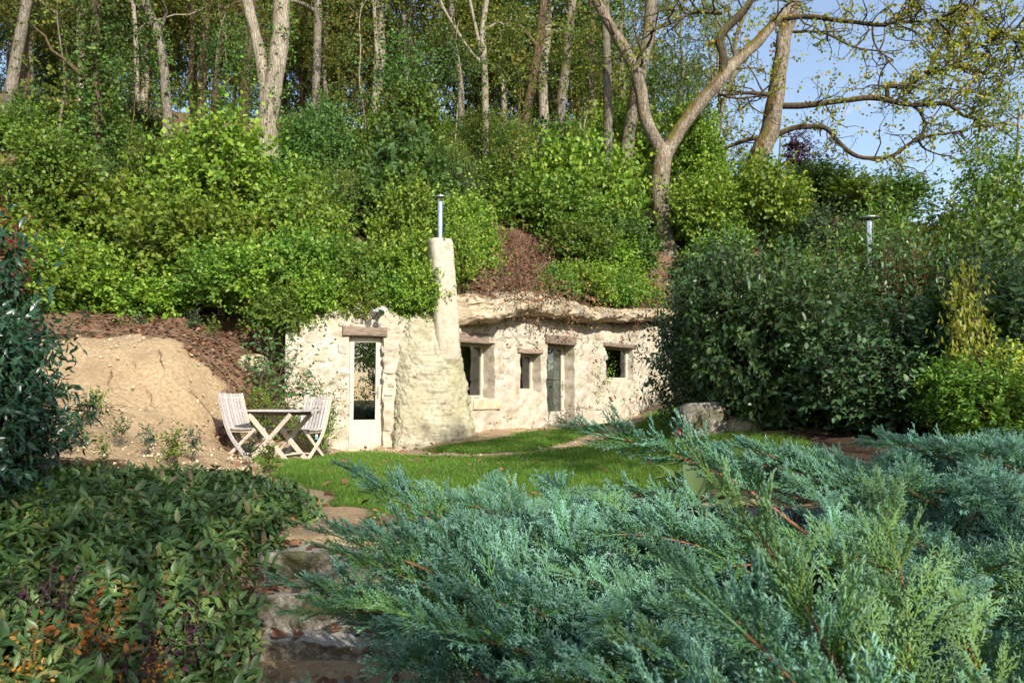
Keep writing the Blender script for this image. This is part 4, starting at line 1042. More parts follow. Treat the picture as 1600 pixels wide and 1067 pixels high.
def build_twigs():
    rng = np.random.default_rng(28); g = Geo(); n = 0
    while n < 420:
        x, y = rng.uniform(-8, -3.3), rng.uniform(10, 14.8); _, lit, pale = masks(np.array([x]), np.array([y]))
        if rng.random() > lit[0] + .08: continue
        a = rng.uniform(0, 6.28); l = rng.uniform(.1, .55); d = np.array([math.cos(a), math.sin(a)]); q = []
        for t in np.linspace(0, 1, 5): xy = np.array([x, y]) + d * l * t + rng.normal(size=2) * .02; q.append([xy[0], xy[1], gz1(*xy) + .03 + rng.uniform(0, .04) * t])
        g.tube(q, np.linspace(.007, .003, 5) * rng.uniform(.6, 1.6), 4, cap=False); n += 1
    obj('twigs', g, M['twig_dry'], kind='stuff', label='dead twigs and roots lying on the leaf strewn bank')
build_twigs()
def build_pebbles():
    rng = np.random.default_rng(18); n = 9000; x = rng.uniform(-7, 2.5, n); y = rng.uniform(5.5, 14.5, n); lw, lit, pale = masks(x, y)
    k = rng.random(n) < pale * (1 - lw) * (1 - lit) * .55; x, y = x[k], y[k]; n = len(x)
    O = np.array([[1, 0, 0], [-1, 0, 0], [0, 1, 0], [0, -1, 0], [0, 0, .7], [0, 0, -.7]]); Fx = [[0, 2, 4], [2, 1, 4], [1, 3, 4], [3, 0, 4], [2, 0, 5], [1, 2, 5], [3, 1, 5], [0, 3, 5]]
    g = Geo(); g.inst(O, Fx, np.stack([x, y, gz(x, y) + .004], 1), frames(rng.normal(size=(n, 3)), rng.normal(size=(n, 3))), .006 + .03 * rng.random(n) ** 5 + .006 * rng.random(n), 0)
    obj('gravel', g, M['limestone'], kind='stuff', smooth=True, label='pale pebbles scattered on the bare earth')
build_pebbles()

# ------------------------------------------------------------------ trees
def zone(u):
    r = 'at the far left edge'
    for a, b in [(110, 'around the ivy wrapped tree'), (215, 'below the crooked trunk'), (310, 'left of the forked pale tree'), (430, 'right of the forked pale tree'), (540, 'between forked tree and stove pipe'), (670, 'above the chimney pipe'),
                 (780, 'above the brown gap'), (870, 'left of the straight grey trunk'), (955, 'behind the mossy oak'), (1075, 'below the tall oak'), (1300, 'right of the tall oak')]:
        if u > a: r = b
    return r
def tangent(pts):
    return nrm(np.gradient(np.asarray(pts, float), axis=0))
def grow(rng, g, tw, pts, r0, r1, level, maxlev, crook=.25, up=.25, dens=1.0, mat=0, limbmat=1, t0=.25, sides=(10, 7, 5, 3), lenf=.42, leafy=True):
    pts = np.asarray(pts, float); n = len(pts); seg = np.linalg.norm(np.diff(pts, axis=0), axis=1); ln = seg.sum(); T = tangent(pts)
    rad = np.linspace(1, 0, n) ** .8 * (r0 - r1) + r1
    g.tube(pts, rad, sides[min(level, 3)], mat if level == 0 else limbmat, rough=.12 if level < 2 else 0, seed=level, cap=level < 2)
    if level >= maxlev:
        if leafy:
            for t in np.linspace(.15, 1, max(2, int(ln / .22))):
                i = min(n - 1, int(t * (n - 1))); d = nrm(T[i] * .5 + rng.normal(size=3) * .7); tw.append((pts[i], d))
        return
    m = max(2, int(ln * dens * (1.1 if level == 0 else 1.7)))
    for t in np.sort(rng.uniform(t0, 1.0, m)):
        x = t * (n - 1); i = int(min(n - 2, x)); p = pts[i] * (1 - (x - i)) + pts[i + 1] * (x - i)
        d = rng.normal(size=3); d = nrm(d - T[i] * (d @ T[i])); d = nrm(d * .85 + T[i] * .6 + np.array([0, 0, up]))
        l2 = ln * lenf * (1.15 - .6 * t) * rng.uniform(.6, 1.2) if level else min(3.2, ln * lenf) * (1.2 - .7 * t) * rng.uniform(.6, 1.1)
        if l2 < .18: continue
        k = 7; q = [p]
        for j in range(1, k):
            d = nrm(d + rng.normal(size=3) * crook + np.array([0, 0, up * .15])); q.append(q[-1] + d * l2 / (k - 1))
        rr = min(rad[i] * .55, .012 + l2 * .022)
        grow(rng, g, tw, q, rr, max(.004, rr * .25), level + 1, maxlev, crook, up, dens, mat, limbmat, .2, sides, lenf, leafy)
def leaves_of(g, rng, tw, frac, tl, k, ll, T=KITE2, flat=.5):
    tw = [x for x in tw if rng.random() < frac]
    if not tw: return
    p = np.array([x[0] for x in tw]); d = np.array([x[1] for x in tw]); add_leaves(g, rng, p, d, tl * rng.uniform(.6, 1.3, len(p)), k, ll, T, 0, flat)

# shared woodland trees: trunk mesh and crown mesh, standing at the origin
def wood_tree(seed, H, r, nclump, bare, ll=.10, spread=2.6):
    rng = np.random.default_rng(seed); g = Geo(); tw = []
    k = 9; pts = [np.array([0, 0, -.4])]
    for j in range(1, k): pts.append(pts[-1] + np.array([rng.normal() * .12, rng.normal() * .12, (H + .4) / (k - 1)]))
    grow(rng, g, tw, spline(pts, 18), r, r * .3, 0, 2, .2, .35, .55, 0, 0, bare, (9, 6, 4, 3), .5)
    lv = Geo(); leaves_of(lv, rng, tw, 1, .5, 7, ll)
    # clumps on the twigs, with open gaps between them
    for c in range(nclump):
        a = rng.uniform(0, 6.28); z = H * rng.uniform(bare, 1.08); rr = spread * rng.uniform(.15, 1) * (1 - .35 * (z / H))
        ctr = np.array([math.cos(a) * rr, math.sin(a) * rr, z]); m = 34
        p, d = cloud_points(rng, [(0, 0, 0, .75, .75, .5)], m, .2); add_leaves(lv, rng, p * rng.uniform(.7, 1.3) + ctr, nrm(d + rng.normal(size=d.shape) * .5), .4, 7, ll, KITE2, 0, .5, twig=(.006, 1))
    return g.mesh('trunk', [M['bark_brown']], smooth=True), lv.mesh('crown', [M['leaf_wood'], M['twig']])
WT = [wood_tree(41, 11, .17, 46, .30), wood_tree(42, 13, .19, 54, .36), wood_tree(43, 10, .12, 40, .26, .09, 2.2), wood_tree(44, 12, .14, 46, .22, .11, 2.8)]
BK = [M['bark_brown'], M['bark_grey'], M['bark_pale']]
def wtree(v, x, y, sc, rz, label, group, bark=0, leaf='leaf_wood', dz=-.1):
    t = thing('woodland_tree', label, 'tree', gp(x, y, dz), rz, group)
    put('trunk', WT[v][0], t, [BK[bark]], sc=(sc,) * 3); put('crown', WT[v][1], t, [M[leaf], None], 'stuff', sc=(sc,) * 3)
    return t
rng = np.random.default_rng(77)
spots = []
for row, (y0, n, xa, xb) in enumerate([(29, 15, -22, 4.5), (33.5, 15, -28, 9), (40, 15, -34, 12), (48, 15, -42, 14)]):
    for i in range(n):
        x = xa + (xb - xa) * (i + .5 + rng.uniform(-.38, .38)) / n; spots.append((x, y0 + rng.uniform(-1.6, 1.6), row))
for j, (x, y, row) in enumerate(spots):
    bk = int(rng.integers(3)); lf = ['leaf_wood', 'leaf_green', 'leaf_wood', 'leaf_wood'][int(rng.integers(4))]
    ph = '%s trunked %s tree %s %s' % (['brown', 'grey', 'pale'][bk], 'green' if lf == 'leaf_green' else 'yellowing', ['at the wood front', 'in the second row', 'deep in the wood', 'at the wood back'][row], zone(CX + x / y * F_PX))
    wtree(int(rng.integers(4)), x, y, rng.uniform(.8, 1.2), rng.uniform(0, 6.28), ph, ph.replace(' tree ', ' trees '), bk, lf)

UND = [wood_tree(45, 6, .07, 46, .02, .11, 2.0), wood_tree(46, 7.5, .08, 56, .04, .12, 2.3)]
WT += UND
rng = np.random.default_rng(78)
for i in range(17):
    x = -24 + 31 * (i + rng.uniform(0, 1)) / 17; y = rng.uniform(27.5, 40); lf = ['leaf_wood', 'leaf_green', 'leaf_wood'][i % 3]
    ph = 'low branched %s young tree %s %s' % ('green' if lf == 'leaf_green' else 'yellowing', 'at the wood edge' if y < 34 else 'inside the wood', zone(CX + x / y * F_PX))
    wtree(4 + i % 2, x, y, rng.uniform(.55, 1.05), rng.uniform(0, 6.28), ph, ph.replace(' tree ', ' trees '), 0, lf)
# trunks that can be told apart, each with its own course
def ivy_on(pts, rad, seed, n, t0, t1, ll=.07, thick=1.5):
    rng = np.random.default_rng(seed); pts = np.asarray(pts); T = tangent(pts); m = len(pts)
    t = rng.uniform(t0, t1, n) * (m - 1); i = np.minimum(t.astype(int), m - 2); f = (t - i)[:, None]; p = pts[i] * (1 - f) + pts[i + 1] * f; r = np.interp(t, np.arange(m), rad)
    d = rng.normal(size=(n, 3)); d = nrm(d - T[i] * np.sum(d * T[i], 1, keepdims=True)); pos = p + d * (r * rng.uniform(.9, thick, n))[:, None]
    g = Geo(); add_leaves(g, rng, pos, nrm(d + rng.normal(size=d.shape) * .5), .16, 4, ll, KITE2, 0, .2); return g
def pix(seq, Y, wob=0.0, seed=0):
    rng = np.random.default_rng(seed); o = []
    for q in seq:
        y = Y + (q[2] if len(q) > 2 else 0); o.append(P(q[0], q[1], y))
    return np.array(o)
def px2r(w, Y): return .5 * w / F_PX * Y
WC = {}
def own_tree(label, Y, stems, bark, ivy=None, seed=0, crown=None, maxlev=2, dens=.35, name='tree', limb=None, group=None, leaf='leaf_mid', ivyleaf='leaf_ivy', lfrac=1.0, t0=.45):
    """stems: list of (photo course, width at base px, width at end px); the last point is carried on upwards out of the picture"""
    base = pix([stems[0][0][0]], Y)[0]; base[2] = gz1(base[0], base[1]) - .1
    t = thing(name, label, 'tree', base, 0, group); rng = np.random.default_rng(seed + 100); tw = []; g = Geo(); iv = []
    for si, (seq, w0, w1) in enumerate(stems):
        p = pix(seq, Y)
        if si == 0: p = np.concatenate([[[p[0][0] - (p[1][0] - p[0][0]) * .1, p[0][1], base[2] - .3]], p])
        d = nrm(p[-1] - p[-2]); d = nrm(d + np.array([0, 0, .5])); p = np.concatenate([p, [p[-1] + d * 1.8, p[-1] + d * 3.6 + rng.normal(size=3) * .3]])
        c = spline(p, 30); r0, r1 = px2r(w0, Y), px2r(w1, Y)
        rad = np.interp(np.linspace(0, 1, 30), [0, .12, 1], [r0 * 1.25, r0, r1 * .8])
        grow(rng, g, tw, c, r0, r1 * .8, 0, maxlev, .3, .2, dens, 0, 1, t0, (12, 6, 4, 3), .4)
        if ivy:
            for (si2, n, a, b, ll, th) in ivy:
                if si2 == si: iv.append(ivy_on(c, rad, seed + si * 7 + n, n, a, b, ll, th))
    obj('trunk', g, [M[bark], M[limb or bark]], t, smooth=True)
    lv = Geo(); leaves_of(lv, rng, tw, lfrac, .45, 6, .09)
    if lv.V: obj('crown', lv, M[leaf], t, kind='stuff')
    for x in iv: obj('ivy', x, M[ivyleaf], t, kind='stuff')
    return t
own_tree('grey leaning trunk at the far left edge of the wood', 24, [([(8, 200), (22, 110), (42, 0)], 21, 15)], 'bark_grey', [(0, 90, .1, .9, .08, 1.6)], 1)
own_tree('brown trunk with a crumbling foot near the far left edge', 25, [([(33, 235), (38, 150), (36, 60), (42, 0)], 20, 14)], 'bark_brown', [(0, 110, .2, .9, .08, 1.7)], 2, leaf='leaf_wood')
own_tree('thick tree wrapped in dark green ivy left of the slim pale trunks', 19, [([(163, 388), (155, 290), (152, 200), (150, 100), (148, 0)], 17, 16)], 'bark_brown', [(0, 1500, .22, .95, .085, 4.2), (0, 420, .2, .6, .1, 5.0)], 3, lfrac=.9)
own_tree('very slim pale trunk between the ivy tree and crooked trunk', 24, [([(222, 250), (215, 150), (212, 60), (208, 0)], 9, 6)], 'bark_pale', None, 4, leaf='leaf_wood')
own_tree('crooked mid brown trunk bending left near its top', 20.5, [([(265, 270), (262, 190), (256, 110), (246, 50), (226, 0)], 17, 14)], 'bark_grey', [(0, 200, .3, .8, .08, 1.7)], 5)
own_tree('ivy clad brown trunk right of the crooked trunk', 26, [([(314, 200), (317, 120), (321, 40), (322, 0)], 15, 12)], 'bark_brown', [(0, 420, .1, .95, .10, 2.0)], 6, leaf='leaf_wood')
own_tree('short brown trunk close behind the pale twin trunk', 27, [([(380, 210), (384, 130), (390, 60), (396, 0)], 17, 12)], 'bark_brown', [(0, 200, .1, .9, .1, 1.8)], 7, leaf='leaf_wood')
own_tree('thick pale trunk forking into two stems at its middle', 18.8, [([(420, 285), (418, 210), (424, 150), (436, 80), (441, 0)], 36, 27), ([(416, 165), (410, 105), (398, 50), (386, 0)], 20, 18)], 'bark_pale', [(0, 260, .28, .95, .075, 1.35)], 8, maxlev=2, t0=.75)
own_tree('straight grey trunk right of the forked pale tree', 25, [([(493, 200), (495, 100), (497, 0)], 15, 12)], 'bark_grey', [(0, 60, .2, .9, .09, 1.5)], 9, leaf='leaf_wood')
own_tree('thin pale pole of a young tree left of centre', 26, [([(592, 150), (588, 70), (584, 0)], 7, 5)], 'bark_pale', None, 10, leaf='leaf_wood')
own_tree('pinkish slim tree forking near the top of the picture', 24, [([(758, 145), (756, 90), (754, 50), (760, 0)], 12, 8), ([(754, 95), (745, 50), (734, 0)], 6, 5), ([(754, 100), (735, 80), (712, 45), (690, 6)], 5, 3)], 'bark_pale', [(0, 60, .1, .6, .08, 1.6)], 11, leaf='leaf_mid')
own_tree('leaning dark trunk left of the grey brown leaning trunk', 25, [([(818, 205), (832, 130), (843, 60), (850, 0)], 15, 13)], 'bark_brown', None, 12, leaf='leaf_mid')
own_tree('grey brown leaning trunk right of the dark leaning one', 26, [([(874, 190), (882, 120), (888, 60), (894, 0)], 17, 13)], 'bark_grey', None, 13, leaf='leaf_mid')
own_tree('tall straight slender grey trunk left of the mossy oak', 23, [([(950, 312), (950, 200), (948, 100), (946, 0)], 17, 13)], 'bark_grey', None, 14, t0=.6)
own_tree('broad grey trunk standing just behind the mossy oak', 24.5, [([(974, 285), (984, 200), (1000, 120), (1012, 60), (1018, 0)], 22, 20)], 'bark_grey', None, 15, leaf='leaf_oak')
own_tree('dead slim trunk behind the oak fork', 28, [([(1120, 235), (1128, 170), (1148, 110), (1150, 60), (1172, 0)], 9, 6)], 'bark_grey', None, 16, leaf='leaf_oak', lfrac=.5)

# the two oaks with spreading limbs
def limb_tree(label, Y, base, limbs, bark, leaf, seed, lfrac, ll, twl):
    b = pix([base], Y)[0]; b[2] = gz1(b[0], b[1]) - .1
    t = thing('oak_tree', label, 'tree', b); rng = np.random.default_rng(seed); g = Geo(); lv = Geo()
    for (seq, w0, w1, main, spread_, lf) in limbs:
        tw = []; p = pix(seq, Y)
        if seq[0] == base: p[0][2] = min(p[0][2], b[2]) - .25
        q = spline(p, max(12, 5 * len(p))); q[1:-1] += np.stack([vnoise(q, .9, seed), vnoise(q + 4, .9, seed + 1), vnoise(q + 8, .9, seed + 2)], 1)[1:-1] * (.07 if main else .13)
        r0, r1 = px2r(w0, Y) * (1 if main else .82), px2r(w1, Y) * (1 if main else .8); n = len(q)
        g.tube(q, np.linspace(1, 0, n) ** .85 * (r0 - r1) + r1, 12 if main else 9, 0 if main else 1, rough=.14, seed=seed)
        if spread_:
            T = tangent(q); ln = np.linalg.norm(np.diff(q, axis=0), axis=1).sum(); m = int(ln * spread_ * 4.2)
            for x in np.sort(rng.uniform(.12 if not main else .5, 1, m)) * (n - 1):
                i = int(min(n - 2, x)); d = rng.normal(size=3); d = nrm(d - T[i] * (d @ T[i])); d = nrm(d * .9 + T[i] * .7 + np.array([0, 0, .1])); l2 = rng.uniform(.5, 2.0)
                pp = [q[i]]
                for j in range(6): d = nrm(d + rng.normal(size=3) * .42 + np.array([0, 0, .05])); pp.append(pp[-1] + d * l2 / 6)
                grow(rng, g, tw, pp, max(.012, l2 * .016), .005, 1, 2, .45, .08, .9, 1, 1, .2, (8, 5, 3, 3), .5)
            leaves_of(lv, rng, tw, lf * lfrac, twl, 6, ll, OAKL, .3)
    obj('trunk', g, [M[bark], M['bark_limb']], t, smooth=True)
    obj('crown', lv, M[leaf], t, kind='stuff')
A = (1047, 392)
limb_tree('mossy oak with two spreading limbs rising above the right end of the house', 22, A, [
    ([A, (1038, 340), (1033, 290), (1037, 240), (1040, 225)], 31, 27, True, 0, 0),
    ([(1038, 245), (1024, 215), (1004, 175), (1000, 140), (986, 95), (962, 55), (938, 15), (925, -20)], 22, 15, True, .4, 1),
    ([(1037, 245), (1060, 205), (1097, 157), (1127, 120), (1154, 94, .3), (1184, 67, .5), (1217, 30, .8), (1240, 10, 1)], 25, 13, True, .5, 1),
    ([(1125, 122), (1129, 92), (1127, 66), (1142, 41), (1161, 19), (1178, -12)], 17, 13, False, .6, 1),
    ([(1217, 30, .8), (1262, 26, .9), (1322, 32, .6), (1371, 39, .2), (1397, 34, 0), (1420, 10, 0), (1440, -8, 0)], 11, 5, False, 2.2, .7),
    ([(1397, 34), (1455, 30, -.5), (1500, 15, -1), (1540, -5, -1)], 4, 2, False, 2.2, 1),
    ([(1365, 40, .2), (1366, 62, .2), (1375, 85, .2), (1395, 100, .2)], 4, 2, False, 1.5, .4),
    ([(1128, 20, .3), (1090, 20, 0), (1060, 32, -.4), (1010, 50, -.8)], 8, 3, False, 1.6, .8),
    ([(1110, 140), (1150, 150, .5), (1190, 152, 1)], 5, 3, False, 1.2, .6)], 'bark_oak', 'leaf_oak', 51, .7, .11, .4)
B = (1174, 280)
limb_tree('tall oak with long level limbs reaching right across the open sky', 26.5, B, [
    ([B, (1190, 238), (1203, 205), (1210, 169), (1217, 128), (1223, 90), (1229, 45), (1240, -5)], 33, 20, True, .3, .6),
    ([(1208, 165), (1245, 166), (1285, 162), (1322, 160), (1360, 157), (1397, 161), (1435, 163), (1476, 165), (1502, 180), (1525, 187), (1544, 199), (1574, 195)], 13, 4, False, 1.6, 1),
    ([(1384, 158), (1389, 139), (1420, 131), (1454, 116), (1484, 105), (1495, 90), (1521, 71)], 9, 3, False, 2.6, 1),
    ([(1450, 117), (1465, 82), (1480, 49), (1491, 8)], 6, 3, False, 3.0, 1),
    ([(1476, 165), (1491, 150), (1510, 144), (1544, 148), (1566, 138)], 6, 3, False, 2.2, 1),
    ([(1206, 217), (1229, 206), (1255, 199), (1292, 200), (1315, 221), (1349, 247), (1397, 246), (1427, 225), (1454, 212), (1512, 204)], 12, 4, False, 1.2, .8),
    ([(1427, 167), (1442, 195), (1435, 221), (1446, 236), (1477, 245)], 6, 3, False, 1.2, .6),
    ([(1397, 246), (1412, 262), (1420, 278)], 5, 2, False, 1.5, .6),
    ([(1208, 146), (1169, 150), (1120, 150)], 9, 5, False, 1.0, .6),
    ([(1199, 215), (1165, 221), (1130, 234)], 10, 7, False, .6, .6),
    ([(1228, 50), (1290, 55, -.4), (1340, 75, -.8), (1400, 90, -1)], 6, 2, False, 1.2, .6),
    ([(1521, 71), (1560, 60, -.3), (1600, 30, -.5)], 4, 2, False, 3.0, 1),
    ([(1491, 10), (1530, 15, -.3), (1580, 60, -.6), (1605, 100, -.6)], 4, 2, False, 3.0, 1),
    ([(1484, 105), (1530, 110, .3), (1580, 110, .4)], 4, 2, False, 2.6, 1)], 'bark_oak', 'leaf_oak', 61, .9, .12, .45)
# dead purple-leaved conifer behind the tall oak
b = P(1250, 300, 30); b[2] = gz1(b[0], 30); t = thing('purple_tree', 'small tree with sparse purple brown foliage behind the tall oak', 'tree', b); rng = np.random.default_rng(9); g = Geo(); tw = []
pp = spline([b + [0, 0, -.3], P(1219, 290, 30), P(1219, 215, 30)], 12); g.tube(pp, np.linspace(.09, .02, 12), 6)
for k in range(40):
    q = pp[rng.integers(3, 12)]; a = rng.uniform(-.6, 1.0); ln = rng.uniform(.8, 2.0); d = np.array([math.cos(a), rng.normal() * .5, .12]); e = q + nrm(d) * ln; c = spline([q, (q + e) / 2 + [0, 0, .1], e - [0, 0, .1]], 7); g.tube(c, np.linspace(.02, .006, 7), 4)
    for z in c[2:]: tw += [(z, nrm(rng.normal(size=3) * .6 + d * .5 - [0, 0, .3])) for _ in range(3)]
obj('trunk', g, M['bark_brown'], t, smooth=True); lv = Geo(); leaves_of(lv, rng, tw, 1, .4, 9, .08); obj('crown', lv, M['leaf_purple'], t, kind='stuff')

# ------------------------------------------------------------------ shrubs on the bank
SM = [shrub_mesh(201, [(0, 0, 1.0, 1.15, 1.15, .95), (.55, -.3, .7, .8, .8, .7), (-.6, -.2, .8, .8, .8, .75)], 900, 11, .108, .46, shell=.35, flat=.4, name='bank_shrub'),
      shrub_mesh(202, [(0, 0, 1.25, .9, .9, 1.2), (-.3, .2, 1.9, .6, .6, .7), (.4, -.2, .8, .8, .8, .7)], 900, 11, .098, .55, shell=.35, flat=.4, up=.7, name='bank_shrub'),
      shrub_mesh(203, [(-.6, 0, .8, .9, .9, .75), (.6, .1, .9, .9, .9, .85), (0, -.4, .6, 1.0, .8, .6), (.1, .1, 1.4, .6, .6, .5)], 900, 10, .112, .42, shell=.35, flat=.4, name='bank_shrub'),
      shrub_mesh(204, [(0, 0, .75, 1.1, 1.1, .75), (.5, .3, 1.2, .6, .6, .5)], 750, 12, .118, .44, T=LEAF4, shell=.35, flat=.4, name='bank_shrub')]
SM.append(shrub_mesh(205, [(0, 0, 1.1, .9, .9, 1.0), (.4, .2, 1.6, .5, .5, .6), (-.5, 0, .8, .6, .6, .6)], 900, 12, .062, .6, shell=.2, flat=.4, stems=16, up=.8, name='bank_shrub'))
SM.append(shrub_mesh(206, [(0, 0, .9, 1.0, 1.0, .85), (-.4, .2, 1.4, .6, .6, .6), (.6, -.2, .6, .6, .6, .5)], 520, 9, .15, .5, T=LEAF4, shell=.3, flat=.4, stems=14, up=.5, name='bank_shrub'))
rng = np.random.default_rng(303)
def bank(v, x, y, sc, rz, leaf, label, dz=-.15):
    shrub('bank_shrub', SM[v], label, gp(x, y, dz), sc, rz, label.replace(' shrub ', ' shrubs '), M[leaf])
LB = 'leafy green shrub among many on the bank above the house'
n = 0; placed = []
for tries in range(7000):
    x = rng.uniform(-16, 9); y = rng.uniform(14.5, 29); d = float(walld(np.array([x]), np.array([y]))[0])
    u = CX + x / y * F_PX
    if d < .75 or u < -150 or u > 1330: continue
    if 996 < u < 1078 and y < 22.6: continue                    # the foot of the mossy oak stays open
    if 742 < u < 855 and d < 3.4: continue                      # the bare brushy gap
    if x < -3.9 and d < 1.2: continue
    mind = 1.28 + .03 * d
    if any((x - a) ** 2 + (y - b) ** 2 < mind ** 2 for a, b in placed): continue
    s_ = rng.uniform(.55, 1.3) + .012 * d; vtop = CY - F_PX * math.tan(math.atan2(gz1(x, y) + 2.1 * s_ - .9, y) - PITCH)
    lim = 195 if u < 440 else 172 if u < 1000 else 235
    if vtop < lim:
        s_ *= .55; vtop = CY - F_PX * math.tan(math.atan2(gz1(x, y) + 2.1 * s_ - .9, y) - PITCH)
        if vtop < lim - 12: continue
    placed.append((x, y))
    if d < 2: s_ *= .8
    leaf = rng.choice(['leaf_bright', 'leaf_bright', 'leaf_mid', 'leaf_mid', 'leaf_green']) if u > 300 else rng.choice(['leaf_bright', 'leaf_mid', 'leaf_green', 'leaf_green'])
    tone = {'leaf_bright': 'bright yellow green', 'leaf_mid': 'mid green', 'leaf_green': 'deep green'}[leaf]
    ph = '%s shrub %s the bank %s' % (tone, 'low on' if d < 3 else 'half way up' if d < 7 else 'high on', zone(u))
    bank(int(rng.integers(6)), x, y, (s_ * rng.uniform(.8, 1.1), s_ * rng.uniform(.8, 1.1), s_ * rng.uniform(.8, 1.25)), rng.uniform(0, 6.28), leaf, ph)
    n += 1
    if n > 175: break
print('bank shrubs', n)
# shrubs that hang over the front and can be told apart
def bs(v, u, Y, sc, leaf, label, dz=-.2, rz=0, name='bank_shrub', vx=None):
    p = P(u, 500, Y); q = gp(p[0], Y, dz); q[2] = max(q[2], float(hill(np.array([p[0]]), np.array([Y]))[0]) + dz) if walld(np.array([p[0]]), np.array([Y]))[0] > -.1 else q[2]; shrub(name, SM[v], label, q, sc, rz, None, M[leaf])
bs(0, 10, 15.2, (1, 1, 1), 'leaf_bright', 'tall light green shrub near the left edge of the bank', rz=.2)
bs(1, 75, 16.2, (1, 1, 1), 'leaf_mid', 'upright green shrub higher on the bank near the left edge', rz=2.2)
bs(2, 160, 16.4, (1, 1, 1), 'leaf_bright', 'wide shrub around the foot of the ivy wrapped tree', rz=3.2)
bs(3, 225, 14.6, (.8, .75, .62), 'leaf_bright', 'low bright shrub hanging above the middle of the earth mound', rz=.6)
bs(0, 345, 14.75, (.75, .7, .62), 'leaf_mid', 'low green shrub above the right end of the earth mound', rz=1.7)
bs(2, 95, 14.0, (.8, .75, .65), 'leaf_bright', 'low shrub above the left end of the earth mound', rz=4.6)
bs(4, 15, 21.5, (.9, .9, .6), 'leaf_mid', 'low shrub at the foot of the leaning trunk at the far left', rz=.3)
bs(5, 60, 22.5, (.9, .9, .6), 'leaf_green', 'low shrub between the leaning trunk and brown trunk at far left', rz=1.3)
bs(0, 110, 22.5, (.9, .9, .6), 'leaf_mid', 'low shrub high on the bank left of the ivy tree', rz=2.3)
bs(4, 205, 23.5, (1, 1, .6), 'leaf_green', 'low shrub at the foot of the slim pale trunk', rz=3.3)
bs(2, -40, 20.5, (1, 1, .6), 'leaf_mid', 'shrub high on the bank cut by the left edge', rz=4.3)
bs(2, 40, 13.6, (.8, .8, .75), 'leaf_mid', 'green shrub at the left edge beyond the red leaved one', rz=.9)
bs(0, 90, 14.2, (.8, .8, .8), 'leaf_bright', 'leafy shrub on the bank near the left edge', rz=2.9)
bs(3, -40, 13.2, (.9, .9, .9), 'leaf_mid', 'shrub cut by the left edge of the view', rz=1.9)
bs(0, 300, 15.6, (1.05, 1, 1.0), 'leaf_bright', 'wide yellow green shrub with bare twigs above the leaf strewn bank', rz=.5)
bs(2, 130, 14.8, (.75, .75, .7), 'leaf_bright', 'low light green shrub just above the bare earth mound', rz=1.1)
bs(3, 395, 14.9, (.8, .8, .75), 'leaf_bright', 'rounded green shrub above the leaf litter left of the house', rz=2)
bs(0, 480, 14.95, (.75, .75, .75), 'leaf_mid', 'shrub with orange leaves overhanging the left corner of the house', -.1, 3)
bs(2, 570, 15.2, (.7, .7, .66), 'leaf_mid', 'shrub drooping over the left door lintel', -.15, 4)
bs(3, 640, 15.5, (.72, .66, .8), 'leaf_bright', 'bright shrub hugging the left side of the chimney', -.1, 5)
bs(1, 735, 16.6, (.7, .7, .75), 'leaf_bright', 'bright shrub just right of the chimney top', 0, 1.6)
bs(0, 900, 19.6, (.75, .75, .7), 'leaf_mid', 'dense shrub above the middle of the limestone ledge', 0, 2.2)
bs(3, 945, 20.3, (.9, .9, .8), 'leaf_bright', 'glossy shrub spilling over the limestone ledge near its right end', -.25, 2.9)
bs(3, 1120, 21.0, (.8, .8, .7), 'leaf_mid', 'low shrub right of the oak trunk', 0, 5.3)
bs(2, 965, 20.8, (.75, .75, .75), 'leaf_mid', 'shrub left of the foot of the mossy oak', 0, .3)
bs(0, 1100, 22.0, (1.0, 1.0, 1.0), 'leaf_bright', 'bright shrub right of the foot of the mossy oak', .1, .9)
bs(0, 1280, 25.5, (1.0, 1.0, .62), 'leaf_green', 'dark rounded shrub on the skyline under the purple tree', .1, .7)
bs(2, 1335, 25.0, (1.1, 1.1, .62), 'leaf_mid', 'skyline shrub left of the stove pipe', .1, 1.7)
bs(1, 1395, 24.5, (1.3, 1.1, .55), 'leaf_green', 'skyline shrub right of the stove pipe', .1, 2.7)
bs(2, 1195, 22.5, (1.15, 1.1, 1.15), 'leaf_bright', 'big rounded bright green shrub under the tall oak', .2, 1.5)
bs(1, 1090, 24.5, (1.1, 1.0, 1.2), 'leaf_bright', 'tall bright shrub behind the fork of the mossy oak', .2, 1.1)

def over(wl, v, u, out, z, sc, leaf, label, rz):
    s_ = wl.hit(u, 490)[0]; p = wl.w([[s_, out, z]])[0]; shrub('bank_shrub', SM[v], label, p, sc, rz, None, M[leaf])
over(W1, 2, 455, -.35, 2.0, (.5, .5, .5), 'leaf_mid', 'shrub hanging over the buried left corner of the wall', .4)
over(W1, 0, 505, -.45, 2.25, (.52, .5, .5), 'leaf_bright', 'shrub with orange tinged leaves over the wall left of the door', 1.4)
over(W1, 3, 565, -.35, 2.2, (.5, .45, .5), 'leaf_bright', 'shrub drooping over the wall directly above the left door', 2.4)
over(W1, 2, 620, -.3, 2.25, (.5, .45, .55), 'leaf_mid', 'dark green shrub above the floodlight', 3.1)
over(W1, 0, 665, -.1, 2.35, (.45, .40, .55), 'leaf_bright', 'bright shrub pressed against the left side of the chimney shaft', 4.4)
over(W2, 1, 738, -.35, 3.0, (.45, .45, .55), 'leaf_bright', 'narrow shrub on the ledge right beside the chimney shaft', 5.2)
over(W2, 2, 880, -.1, 3.0, (.42, .42, .45), 'leaf_mid', 'small shrub hanging at the right side of the brown gap', .9)
over(W2, 0, 915, .0, 2.95, (.55, .5, .5), 'leaf_bright', 'green shrub hanging over the ledge above the inner door', 1.9)
over(W2, 3, 955, .0, 2.85, (.65, .55, .6), 'leaf_mid', 'glossy green shrub hanging over the ledge above the square window', 2.7)
